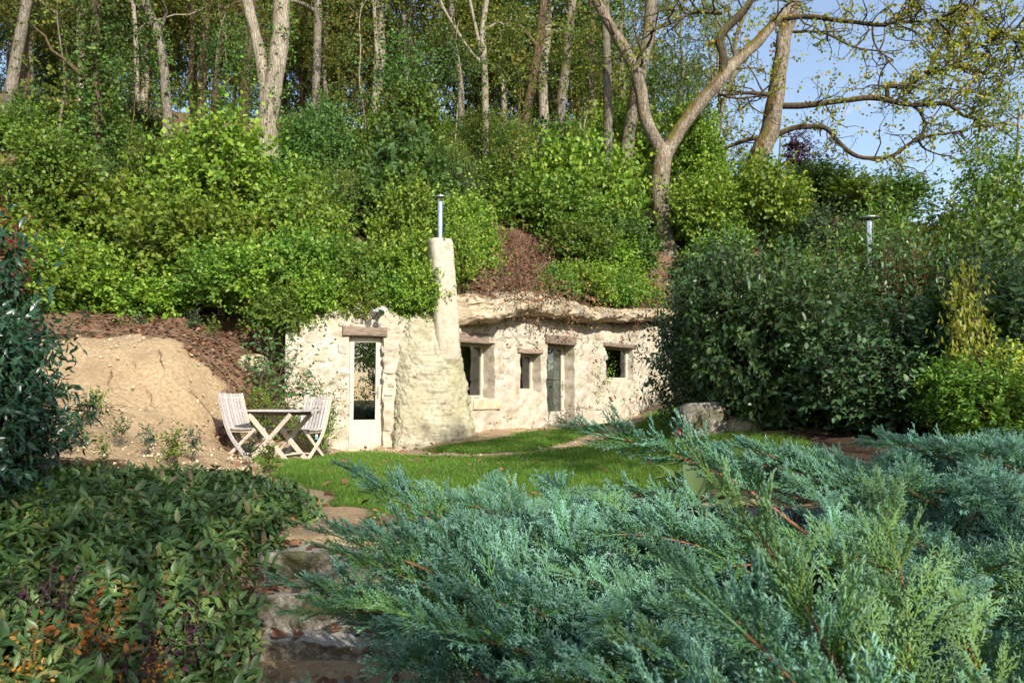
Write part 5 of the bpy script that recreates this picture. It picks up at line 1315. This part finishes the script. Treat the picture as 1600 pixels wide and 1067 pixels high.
over(W2, 2, 1000, -.1, 2.9, (.6, .55, .5), 'leaf_bright', 'yellowish shrub at the right end of the ledge', 3.9)
over(W2, 1, 1008, -.5, 2.9, (.55, .55, .5), 'leaf_mid', 'leafy shrub between the ledge end and the mossy oak', 4.9)
SAP = [wood_tree(47, 5.2, .03, 9, .25, .09, 1.0), wood_tree(48, 6.0, .035, 11, .3, .09, 1.2)]
WT += SAP
for i, (u, Y, lab) in enumerate([(365, 23, 'thin pale sapling left of the forked pale tree'), (352, 24, 'pair of thin sapling stems behind the forked tree'), (610, 21, 'slim sapling rising from the bank left of the stove pipe'), (560, 22.5, 'slim sapling on the bank right of the forked tree'), (640, 24, 'thin sapling behind the stove pipe'), (805, 21, 'crooked sapling above the brown gap'), (700, 23, 'pale sapling right of the stove pipe'), (105, 20, 'thin sapling left of the ivy wrapped tree'), (190, 21, 'thin sapling right of the ivy wrapped tree'), (905, 23.5, 'slim sapling left of the straight grey trunk')]):
    wtree(6 + i % 2, P(u, 300, Y)[0], Y, .8 + .06 * (i % 4), i * 1.3, lab, None, [2, 1, 0][i % 3], ['leaf_green', 'leaf_wood'][i % 2])
# dry brush in the gap above the ledge
def brush(label, ctr, r, n, seed, leafcol='leaf_litter', name='dead_brush', on=False):
    rng = np.random.default_rng(seed); t = thing(name, label, 'brush', ctr); g = Geo(); lv = Geo(); P0, D0 = [], []
    for i in range(n):
        a = ctr + rng.normal(size=3) * np.array([r, r * .6, .05]); a[2] = a[2] if on else gz1(a[0], a[1]); d = nrm(rng.normal(size=3) * np.array([1, .8, .7]) + [0, -.3, .45]); q = [a]
        for j in range(6): d = nrm(d + rng.normal(size=3) * .3 - np.array([0, 0, .12])); q.append(q[-1] + d * rng.uniform(.08, .2))
        g.tube(q, np.linspace(.008, .003, 7), 3, cap=False); P0 += q[2::2]; D0 += [d] * len(q[2::2])
    add_leaves(lv, rng, np.array(P0), nrm(np.array(D0) + rng.normal(size=(len(P0), 3)) * .6), .2, 3, .06, KITE2, 0, .2)
    obj('stem', g, M['twig_dry'], t, kind='stuff'); obj('foliage', lv, M[leafcol], t, kind='stuff')
c = gp(P(800, 420, 17.9)[0], 17.9); brush('heap of dead brown brambles in the gap above the limestone ledge', c, .55, 260, 1)
c = gp(P(810, 360, 18.9)[0], 18.9); brush('dead bracken higher in the gap between the bank shrubs', c, .5, 200, 2)
c = gp(P(720, 420, 16.6)[0], 16.6); brush('brown dry weeds on the ledge beside the chimney', c, .35, 110, 3)
c = gp(P(1000, 440, 20.2)[0], 20.2); brush('tawny dry weeds at the right end of the limestone ledge', c, .4, 110, 4)

for i, (u, o_, z, lab) in enumerate([(768, .12, 2.98, 'rusty dry weeds on the ledge lip right of the chimney'), (790, .15, 3.05, 'brown roots and weeds on the ledge above the tall window'), (835, .15, 2.98, 'tangle of dry weeds above the rusty strap leaf tuft'), (890, .12, 2.92, 'dry roots hanging below the ledge shrubs'), (980, .1, 3.02, 'dry weeds on the ledge above the square window')]):
    brush(lab, W2.w([[W2.hit(u, 480)[0], o_, z]])[0], .17, 60, 20 + i, on=True)
# strappy tufts hanging over the ledge
def tuft(label, u, v, Y, n, ln, seed, leaf='drygrass'):
    rng = np.random.default_rng(seed); b = P(u, v, Y); g = Geo()
    for i in range(n):
        a = rng.uniform(-1.5, 1.5); d = np.array([math.sin(a) * .8, -math.cos(a) * .7, rng.uniform(.3, 1.0)]); d = nrm(d); p0 = b + rng.normal(size=3) * np.array([.16, .08, .04]); L_ = ln * rng.uniform(.6, 1.2); q = [p0]
        for j in range(5): d = nrm(d + np.array([0, -.05, -.42])); q.append(q[-1] + d * L_ / 5)
        q = np.array(q); s_ = nrm(np.cross(d, [0, 0, 1.0]) + 1e-6) * .007; w_ = np.array([1, 1, .9, .7, .45, .05])[:, None]
        V = np.concatenate([q - s_ * w_, q + s_ * w_]); k = np.arange(5); g.add(V, np.stack([k, k + 1, k + 7, k + 6], 1), 0, np.array([rng.random(), rng.random(), 0]))
    obj('grass_tuft', g, M[leaf], at=b, label=label, cat='grass')
tuft('drooping tuft of green and rusty strap leaves on the limestone ledge', 862, 472, 17.2, 170, .62, 1)
tuft('smaller rusty tuft left of the drooping tuft on the limestone ledge', 836, 460, 16.9, 90, .5, 2)
tuft('thin pale tuft hanging right of the drooping tuft', 905, 470, 17.9, 60, .45, 3)

# ------------------------------------------------------------------ bushes near the chairs and on the mound
AIRY = [shrub_mesh(301, [(0, 0, .75, .45, .4, .7)], 120, 7, .06, .3, T=LEAF4, shell=.2, flat=.4, stems=12, stem_r=.010, up=.9, name='airy_bush'),
        shrub_mesh(302, [(0, 0, .45, .38, .35, .42)], 170, 9, .05, .22, T=LEAF4, shell=.3, flat=.5, stems=8, stem_r=.008, up=.8, name='airy_bush')]
def near(name, me, u, Y, sc, leaf, label, rz=0, dz=0, group=None, stem=None, cat='shrub'):
    p = P(u, 600, Y); return shrub(name, me, label, gp(p[0], Y, dz), sc, rz, group, M[leaf], cat, M[stem] if stem else None)
near('bush', AIRY[0], 425, 12.9, (1.6, 1.2, 1.1), 'leaf_hedge', 'airy twiggy bush with bare grey stems behind the garden table', 0, -.1)
near('bush', AIRY[1], 408, 12.2, (.95, .8, .95), 'leaf_bright', 'compact bright green bush between the two chairs', 1)
near('bush', AIRY[0], 505, 12.6, (.8, .8, .85), 'leaf_hedge', 'upright leafy bush against the wall left of the door', 2)
near('bush', AIRY[1], 497, 12.4, (.7, .7, .8), 'leaf_bright', 'small pale green bush at the foot of the wall beside the right chair', 2.6)
near('bush', AIRY[1], 455, 12.6, (.7, .6, .6), 'leaf_mid', 'low green bush under the back of the chair', .6)
near('purple_plant', AIRY[1], 355, 11.5, (.55, .5, .35), 'leaf_purple', 'low purple leaved plant at the foot of the earth bank by the left chair', 1.9, cat='plant')
rng = np.random.default_rng(61)
SPR = [shrub_mesh(310, [(0, 0, .3, .16, .16, .28)], 26, 7, .055, .18, T=LEAF4, shell=.1, flat=.5, stems=4, stem_r=.005, up=1.2, name='seedling'), shrub_mesh(311, [(0, 0, .22, .25, .22, .2)], 40, 7, .06, .16, T=LEAF4, shell=.2, flat=.6, stems=4, stem_r=.005, up=.6, name='seedling')]
for i, (u, Y, lab) in enumerate([(235, 8.6, 'tall dark sprout in the middle of the bare bank'), (272, 8.4, 'leafy sprout right of the tall dark sprout'), (190, 8.9, 'low sprout left of the tall dark sprout'), (140, 9.6, 'spreading sprout on the lower bank beside the laurel'), (165, 7.7, 'sprout at the upper edge of the ground cover'),
        (115, 8.4, 'sprout close to the laurel shrub'), (305, 8.9, 'sprout in front of the left chair'), (150, 10.3, 'small weed below the bare mound'), (130, 13.2, 'green weed in fallen leaves at the left of the bank'), (215, 13.6, 'green weed in fallen leaves above the mound'), (330, 13.5, 'pale weed in fallen leaves right of the mound'), (300, 13.9, 'green weed under the overhanging shrubs'), (392, 9.4, 'young plant at the soil edge of the lawn'), (422, 8.6, 'small plant on the pale soil beside the ground cover')]):
    near('seedling', SPR[i % 2], u, Y, rng.uniform(.5, .85), ['leaf_laurel', 'leaf_mid', 'leaf_dark'][i % 3], lab, rng.uniform(0, 6), 0, None, cat='plant')

# ------------------------------------------------------------------ large shrubs either side
HM = [shrub_mesh(401, [(0, 0, 1.2, 1.0, .9, 1.15), (.5, -.1, .7, .8, .8, .7), (-.5, 0, .8, .7, .8, .8), (.1, 0, 1.9, .6, .6, .6)], 1250, 12, .076, .45, T=LEAF4, shell=.5, flat=.5, up=.5, name='hedge_shrub'),
      shrub_mesh(402, [(0, 0, 1.3, .8, .8, 1.25), (-.2, 0, 2.0, .5, .5, .7), (.35, .1, 1.0, .7, .7, .9)], 1150, 12, .07, .55, T=LEAF4, shell=.45, flat=.4, up=.9, name='hedge_shrub'),
      shrub_mesh(403, [(0, 0, .9, 1.1, .9, .85), (.5, .1, 1.4, .6, .6, .6)], 1150, 11, .092, .42, T=LEAF4, shell=.5, flat=.55, up=.4, name='hedge_shrub')]
HH = [2.6, 2.8, 2.1]
def hedge(v, u, Y, sc, leaf, label, rz=0, dz=-.1, stem=None, vt=None):
    p = P(u, 600, Y)
    if vt: sc = (sc[0], sc[1], (P(u, vt, Y)[2] - gz1(p[0], Y) + .1) / HH[v])
    return shrub('hedge_shrub', HM[v], label, gp(p[0], Y, dz), sc, rz, None, M[leaf], 'shrub', M[stem] if stem else None)
hedge(0, 1108, 13.2, (.85, .9, 1.02), 'leaf_dark', 'airy dark shrub with small berries at the right end of the house front', .3, vt=392)
hedge(1, 1135, 12.2, (1.0, 1.0, .98), 'leaf_dark', 'dark shrub behind the grey boulder', 1.3, vt=378)
hedge(2, 1200, 11.2, (1.15, 1.0, 1.15), 'leaf_hedge', 'broad leafy shrub with drooping grey green leaves behind the boulders', 2.1, vt=385)
hedge(0, 1290, 11.4, (1.1, 1.0, 1.05), 'leaf_hedge', 'dense dark green shrub below the tall stove pipe', 3.0, vt=398)
hedge(1, 1345, 12.6, (1.05, 1.0, 1.12), 'leaf_hedge', 'upright shrub with red twigs in front of the stove pipe', 4.1, stem='twig_red', vt=425)
hedge(1, 1430, 11.8, (1.1, 1.0, 1.22), 'leaf_hedge', 'tall upright dogwood with long red stems right of the stove pipe', 5.0, stem='twig_red', vt=352)
hedge(2, 1400, 10.0, (1.2, 1.0, 1.0), 'leaf_dark', 'low spreading dark shrub behind the far junipers', .6, vt=470)
hedge(0, 1545, 11.0, (1.15, 1.0, 1.2), 'leaf_hedge', 'dense green shrub near the right edge beyond the yellow shrub', 1.7, vt=360)
hedge(2, 1610, 9.6, (1.1, 1.0, 1.1), 'leaf_hedge', 'leafy shrub cut by the right edge of the view', 2.5, vt=400)
hedge(1, 1250, 15.5, (1.1, 1.1, 1.0), 'leaf_mid', 'sunlit shrub behind the hedge left of the stove pipe', 3.3, vt=385)
hedge(0, 1480, 16.0, (1.5, 1.3, 1.35), 'leaf_mid', 'tall rounded shrub behind the dogwood against the sky', 4.4, vt=310)
hedge(1, 1390, 19.0, (1.6, 1.4, 1.35), 'leaf_mid', 'leafy shrub standing behind the stove pipe', .9, vt=318)
hedge(0, 1300, 21.0, (1.6, 1.4, 1.3), 'leaf_dark', 'dark shrub below the purple tree', 1.9, vt=318)
hedge(2, 1590, 14.0, (1.6, 1.3, 1.5), 'leaf_mid', 'big green shrub beneath the light young tree at right', 5.5, vt=290)
YS = shrub_mesh(303, [(0, 0, .8, .38, .35, .72), (.1, -.1, .4, .4, .35, .35)], 260, 8, .075, .3, T=LEAF4, shell=.25, flat=.4, stems=8, stem_r=.010, up=.9, name='yellow_shrub')
near('yellow_shrub', YS, 1515, 9.0, (.62, .55, 1.42), 'leaf_yellow', 'upright yellow leaved shrub in the dark hedge', .4)
near('yellow_shrub', YS, 1575, 8.7, (.7, .6, .8), 'leaf_yellow', 'lower yellow green shrub beside the upright yellow one', 2.4)
near('hedge_shrub', HM[2], 1540, 8.7, (.6, .55, .48), 'leaf_mid', 'light green shrub at the foot of the yellow shrub', 2.4)
t = wtree(2, P(1590, 400, 18)[0], 18, .62, 2.0, 'light leafed young tree at the right edge before white cloud', None, 2, 'leaf_mid')
wtree(4, P(1565, 400, 16)[0], 16, .70, 1.0, 'low branched light green tree at the right edge above the hedge', None, 2, 'leaf_mid')
for u, Y, h_, lab in [(1312, 11.6, 345, 'tall red stemmed spray left of the stove pipe'), (1395, 11.2, 335, 'tall red stemmed spray just right of the stove pipe'), (1432, 11.0, 325, 'tallest red stemmed spray in the hedge'), (1480, 11.3, 350, 'red stemmed spray right of the tallest one'), (1340, 12.0, 420, 'short red stemmed spray in front of the stove pipe foot')]:
    p = P(u, 600, Y); near('dogwood_spray', AIRY[0], u, Y, (.75, .6, (P(u, h_, Y)[2] - gz1(p[0], Y)) / 1.55), 'leaf_hedge', lab, u * .3, 0, None, 'twig_red')
# dark laurel shrub at the left edge
LM = shrub_mesh(501, [(0, 0, .95, .75, .7, .95), (.25, -.1, .5, .65, .65, .5), (-.3, 0, 1.3, .55, .55, .6)], 1500, 12, .09, .34, T=LEAF6, shell=.55, flat=.55, up=.4, name='laurel_shrub')
p = P(-8, 600, 6.1); shrub('laurel_shrub', LM, 'dense dark green laurel shrub at the left edge', gp(p[0] - .50, 6.1, -.25), (.95, .9, 1.3), .7, None, M['leaf_laurel'])
p = P(-30, 600, 5.4); shrub('laurel_shrub', LM, 'lower laurel shrub cut by the left edge', gp(p[0] - .35, 5.4, -.2), (.85, .8, .9), 3.9, None, M['leaf_laurel'])
p = P(-10, 600, 8.2); shrub('laurel_shrub', LM, 'dark shrub behind the laurel at the left edge', gp(p[0] - .75, 8.2, -.1), (1.1, 1, .9), 2.7, None, M['leaf_laurel'])
p = P(8, 360, 7.6); shrub('red_shrub', AIRY[1], 'red leaved shrub top behind the dark laurel', np.array([p[0], 7.4, 1.75]) , (1.0, .8, 1.0), 1.0, None, M['leaf_red'])

# ------------------------------------------------------------------ ground cover at lower left
def build_cover():
    rng = np.random.default_rng(71); n = 3000
    poly = [(-.62 * 1.9, 3.0), (-1.35, 3.9), (-1.5, 4.5), (-1.62, 5.0), (-1.62, 5.6), (-1.55, 6.1), (-1.75, 6.8), (-2.3, 7.2), (-3.0, 7.2), (-3.7, 6.9), (-4.6, 6.2), (-5.0, 5), (-4, 3), (-2.2, 2.4)]
    x = rng.uniform(-5, -1, n * 3); y = rng.uniform(2.4, 7.3, n * 3); k = inside(x, y, poly); x, y = x[k][:n], y[k][:n]; n = len(x)
    e = poly_dist(x, y, poly + [poly[0]]); hh = .17 * sstep(-.1, .55, e); p0 = np.stack([x, y, gz(x, y) + hh * rng.uniform(.2, 1.0, n) + .03 * fbm(np.stack([x, y, 0 * x], 1), 1.3, 2, 4)], 1)
    d = nrm(np.stack([rng.normal(size=n) * .8 + .25, rng.normal(size=n) * .8 - .45, np.full(n, .42)], 1)); ln = rng.uniform(.14, .25, n)
    g = Geo(); S1 = nrm(np.cross(d, rng.normal(size=(n, 3)))); S2 = np.cross(d, S1); tw = np.clip(rng.random(n) * .78 + .25 * (fbm(p0, .9, 2, 8) > .35), 0, 1)
    up = np.array([0, 0, 1.0])
    for j in range(5):
        t = (j + .8) / 5; pos = p0 + d * (ln * t)[:, None] - up * (t * t * ln * .35)[:, None]
        for sg in (-1, 1):
            s_ = (S1 if j % 2 else S2) * sg; dr = nrm(d * (.25 + .4 * t) + s_ + rng.normal(size=(n, 3)) * .15 - up * .15)
            nr = nrm(up * .8 + d * .35 + rng.normal(size=(n, 3)) * .2)
            g.inst(LEAF6[0], LEAF6[1], pos, frames(dr, nr), rng.uniform(.065, .115, n) * (1 - .25 * (t > .9)), 0, np.stack([rng.random(n) * .9, tw, np.full(n, t)], 1))
    for i in range(0, n, 2):
        q = np.array([p0[i] - d[i] * .1, p0[i] + d[i] * ln[i] * .5 - up * ln[i] * .09, p0[i] + d[i] * ln[i] - up * ln[i] * .35]); g.tube(q, .0022, 3, 1, cap=False)
    obj('ground_cover', g, [M['leaf_cover'], M['twig_red']], kind='stuff', label='low evergreen ground cover with bronze tinged leaves beside the steps')
build_cover()
SPO = shrub_mesh(320, [(0, 0, .28, .28, .24, .22)], 34, 6, .045, .16, T=LEAF4, shell=.2, flat=.5, stems=6, stem_r=.004, up=.7, name='low_plant')
for (u, v, Y, leaf, label, s_) in [(150, 1010, 3.9, 'leaf_orange', 'small azalea with orange autumn leaves in the ground cover', .9), (35, 1045, 3.6, 'leaf_orange', 'orange leaved sprig at the lower left corner', .6), (230, 1050, 3.7, 'leaf_orange', 'pale orange sprig below the purple leaves', .5), (85, 950, 4.2, 'leaf_purple', 'dark purple leaved sprig in the ground cover left of the azalea', .75), (225, 1030, 3.8, 'leaf_purple', 'purple leaved sprig near the bottom edge', .7), (290, 990, 4.2, 'leaf_purple', 'plum coloured sprig close to the steps', .65), (75, 860, 5.2, 'leaf_bright', 'light green sprig on the ground cover at left', .7), (20, 780, 6.0, 'leaf_yellow', 'yellow green sprig at the left edge', .8)]:
    p = P(u, v, Y); shrub('sprig', SPO, label, np.array([p[0], Y, max(gz1(p[0], Y), p[2] - .32 * s_)]), s_, u * .1, None, M[leaf], 'plant')

# ------------------------------------------------------------------ junipers
def spray_template(seed):
    """flat feathery spray, unit length along +y: returns vertices, faces and ages"""
    rng = np.random.default_rng(seed); A, B, R, C = [], [], [], []
    n2 = 11; ax = spline([(0, 0, 0), (rng.normal() * .05, .4, .04), (rng.normal() * .08, 1, .02)], 14)
    for i in range(13): A.append(ax[i]); B.append(ax[i + 1]); R.append(.014 * (1 - .5 * i / 13)); C.append(.25 + .55 * i / 13)
    for j in range(n2):
        t = .06 + .9 * j / n2; p = ax[int(t * 13)]; sg = 1 if j % 2 else -1; L2 = (.46 * (1 - t) ** .75 + .10) * rng.uniform(.85, 1.15)
        a = math.radians(rng.uniform(32, 48)) * sg; d = np.array([math.sin(a), math.cos(a), rng.normal() * .22]); q = p; m = max(3, int(L2 / .068))
        for k in range(m):
            d = nrm(d + np.array([-.06 * sg, .07, rng.normal() * .06])); e = q + d * L2 / m; A.append(q); B.append(e); R.append(.0145 * (1 - .3 * k / m)); age = .3 + .45 * k / m + .25 * t; C.append(age)
            for s2 in (-1, 1):
                if rng.random() < .9:
                    d3 = nrm(d + nrm(np.cross(d, [0, 0, 1.0])) * s2 * rng.uniform(.55, .95) + np.array([0, 0, rng.normal() * .3])); l3 = .095 * rng.uniform(.6, 1.25) * (1 - .35 * k / m)
                    A.append(e); B.append(e + d3 * l3); R.append(.0125); C.append(age + .15)
            q = e
    A, B, R, C = map(np.array, (A, B, R, C)); D = nrm(B - A); X = nrm(np.cross(D, [.13, .2, .97])); Z = np.cross(X, D); V, cc = [], []
    for a in (0, 2.094, 4.189):
        o = (X * math.cos(a) + Z * math.sin(a)) * R[:, None]; V.append(A + o * .75)
    for a in (0, 2.094, 4.189):
        o = (X * math.cos(a) + Z * math.sin(a)) * R[:, None]; V.append(A * .25 + B * .75 + o)
    V.append(B + D * R[:, None] * .8); V = np.stack(V, 1); n = len(A)
    f4 = np.array([[0, 1, 4, 3], [1, 2, 5, 4], [2, 0, 3, 5]]); f3 = np.array([[3, 4, 6], [4, 5, 6], [5, 3, 6]]); off = (np.arange(n) * 7)[:, None, None]
    tri = np.concatenate([f4[:, [0, 1, 2]], f4[:, [0, 2, 3]], f3])
    return V.reshape(-1, 3), (tri[None] + off).reshape(-1, 3), np.repeat(np.clip(C, 0, 1), 7)
SPT = [spray_template(i) for i in range(4)]
def juniper_branch(seed, ln, bare):
    rng = np.random.default_rng(seed); ax = spline([(0, 0, 0), (rng.normal() * .05, .35 * ln, .10 * ln), (rng.normal() * .08, .7 * ln, .13 * ln), (rng.normal() * .1, ln, .10 * ln)], 24); T = tangent(ax); g = Geo()
    n_ = len(ax); g.tube(ax[:19], np.linspace(.008, .003, 19) * (.5 + .5 * ln), 6, 1, cap=False)
    g.tube(ax[18:], np.linspace(.004, .0025, n_ - 18), 5, 0, np.array([.5, .5, 0]), cap=False)
    step = .042; m = int(ln * (1 - bare) / step); ts = bare + (1 - bare) * (np.arange(m) + .5) / m; groups = {k: [] for k in range(4)}
    up = np.array([0, 0, 1.0])
    for j, t in enumerate(ts):
        i = int(t * (n_ - 1)); side = nrm(np.cross(T[i], up)); sg = 1 if j % 2 else -1
        sz = (.10 + .15 * math.sin(math.pi * min(1, (1.02 - t) * 1.25 + .12) * .5)) * rng.uniform(.8, 1.2)
        d = nrm(T[i] * .75 + side * sg * rng.uniform(.2, .8) + up * rng.uniform(-.25, .95)); nn = nrm(np.cross(d, side) * (1 if rng.random() < .8 else -1) + rng.normal(size=3) * .35)
        groups[int(rng.integers(4))].append((ax[i], d, nn, sz, rng.random()))
    groups[0].append((ax[-1], T[-1], nrm(np.cross(T[-1], [1, .2, 0])), .13, rng.random()))
    for k, L_ in groups.items():
        if not L_: continue
        V, Fx, ag = SPT[k]; N = len(L_); p = np.array([x[0] for x in L_]); R = frames(np.array([x[1] for x in L_]), np.array([x[2] for x in L_])); rn = np.array([x[4] for x in L_])
        C = np.stack([np.repeat(rn[:, None], len(V), 1), np.tile(ag, (N, 1)), np.zeros((N, len(V)))], -1); g.inst(V, Fx, p, R, np.array([x[3] for x in L_]), 0, C)
    O = np.array([[1, 0, 0], [-1, 0, 0], [0, 1, 0], [0, -1, 0], [0, 0, 1], [0, 0, -1]]); Fx = [[0, 2, 4], [2, 1, 4], [1, 3, 4], [3, 0, 4], [2, 0, 5], [1, 2, 5], [3, 1, 5], [0, 3, 5]]
    k = 5; ii = rng.integers(8, 22, k); g.inst(O, Fx, ax[ii] + rng.normal(size=(k, 3)) * .035, frames(rng.normal(size=(k, 3)), rng.normal(size=(k, 3))), np.full(k, .0042), 2)
    return g.mesh('branch', [M['juniper'], M['stem_juniper'], M['berry']])
JB = [juniper_branch(601, 1.0, .12), juniper_branch(602, .8, .08), juniper_branch(603, 1.25, .2), juniper_branch(604, .7, .1), juniper_branch(605, 1.1, .15)]
from mathutils import Matrix
def aim(d, roll):
    y = Vector(d).normalized(); z = Vector((0, 0, 1)); z = (z - y * z.dot(y)).normalized(); x = y.cross(z)
    m = Matrix((x, y, z)).transposed(); return (m @ Matrix.Rotation(roll, 3, 'Y')).to_euler()
def juniper(label, root, specs, seed, green=.15):
    """specs: (count, azimuth range in degrees, elevation range, size range, spread of the foot)"""
    rng = np.random.default_rng(seed); t = thing('juniper_shrub', label, 'juniper', root, 0)
    g = Geo()
    for k in range(5):
        a = rng.uniform(0, 6.28); g.tube(spline([(0, 0, -.15), (math.cos(a) * .15, math.sin(a) * .15, .08), (math.cos(a) * .5, math.sin(a) * .5, .18)], 7), np.linspace(.03, .012, 7), 7)
    obj('stem', g, M['stem_juniper'], t, local=True)
    for (n, az, el, sc, foot) in specs:
        for i in range(n):
            a = math.radians(rng.uniform(*az)); e = math.radians(rng.uniform(*el)); d = (math.cos(a) * math.cos(e), math.sin(a) * math.cos(e), math.sin(e)); f = rng.uniform(0, foot)
            put('branch', JB[int(rng.integers(5))], t, [M['juniper_green'] if rng.random() < green else None], 'stuff', (math.cos(a) * f + rng.normal() * .08, math.sin(a) * f + rng.normal() * .08, rng.uniform(0, .12) + f * .25), aim(d, rng.normal() * .35), (rng.uniform(*sc),) * 3)
    return t
juniper('large blue green juniper arching over the steps in the foreground', gp(.62, 3.75, 0), [(36, (115, 235), (5, 32), (.9, 1.25), .6), (20, (60, 130), (10, 40), (.8, 1.1), .5), (20, (220, 330), (10, 35), (.7, 1.0), .4)], 1)
juniper('nearest juniper with blurred sprays at the lower right', gp(1.35, 1.95, 0), [(26, (90, 250), (25, 58), (.8, 1.1), .4), (24, (-60, 90), (25, 60), (.8, 1.1), .5)], 2, .65)
juniper('low juniper at the bottom centre close to the camera', gp(.42, 2.55, 0), [(22, (90, 270), (12, 40), (.6, .85), .35), (12, (-80, 90), (15, 45), (.6, .85), .3)], 3)
juniper('spreading juniper in front of the dark hedge at right', gp(3.1, 5.6, 0), [(36, (100, 260), (-5, 13), (.75, 1.05), .8), (30, (-70, 90), (-3, 18), (.7, 1.0), .7)], 4)
juniper('juniper below the yellow shrub at the right edge', gp(4.1, 6.1, 0), [(26, (60, 280), (0, 19), (.8, 1.05), .6), (20, (-80, 60), (0, 20), (.7, 1.0), .6)], 5)
juniper('juniper at right between the near sprays and the hedge', gp(2.8, 4.1, 0), [(36, (85, 265), (-5, 13), (.8, 1.05), .8), (24, (-80, 80), (4, 26), (.7, 1.0), .5)], 6)
juniper('juniper beside the lawn above the steps', gp(.35, 5.2, 0), [(28, (100, 250), (3, 24), (.6, .85), .5), (12, (60, 110), (5, 26), (.5, .7), .3)], 7)

juniper('low juniper filling the bank below the dark bed edging', gp(1.6, 3.6, 0), [(30, (110, 280), (-2, 18), (.6, .9), .6), (22, (-80, 80), (5, 28), (.6, .85), .5)], 8)
juniper('low juniper creeping along the foot of the dark bed edging', gp(1.95, 4.72, 0), [(26, (150, 225), (-4, 12), (.7, .95), .7), (12, (-60, 150), (0, 16), (.6, .8), .4)], 10)
t = juniper('juniper with one long bare reddish branch reaching left over the lawn edge', gp(2.1, 4.5, 0), [(14, (-90, 30), (0, 20), (.6, .9), .4)], 9)
a_, b_ = P(1262, 835, 4.1), P(880, 708, 4.0)
put('branch', JB[2], t, None, 'stuff', a_ - wloc(t), aim(b_ - a_, .1), (float(np.linalg.norm(b_ - a_)) / 1.27,) * 3)
# ------------------------------------------------------------------ trees behind the camera that shade the foreground
def shade(v, x, y, sc, rz, label, leaf='leaf_mid'):
    wtree(v, x, y, sc, rz, label, None, 1, leaf)
shade(1, 4.0, -7.8, .85, 0, 'tree standing behind the camera right of the path')
shade(0, 11.2, -1.6, .9, 1, 'tree standing beside the garden to the right of the camera')
for i in range(8):
    x = -16 + i * 5.5; wtree(4 + i % 2, x + (i * 37 % 5) * .4, -18 - (i * 13 % 7), 1.25, i * 1.1, ['round topped bushy tree', 'low branched leafy tree'][i % 2] + ' in the row behind the camera mirrored in the left door', ['round topped', 'low branched'][i % 2] + ' trees in the row behind the camera', 0, 'leaf_mid')
shade(3, 6.9, -.4, .85, 2, 'tree standing right of the camera beside the junipers')
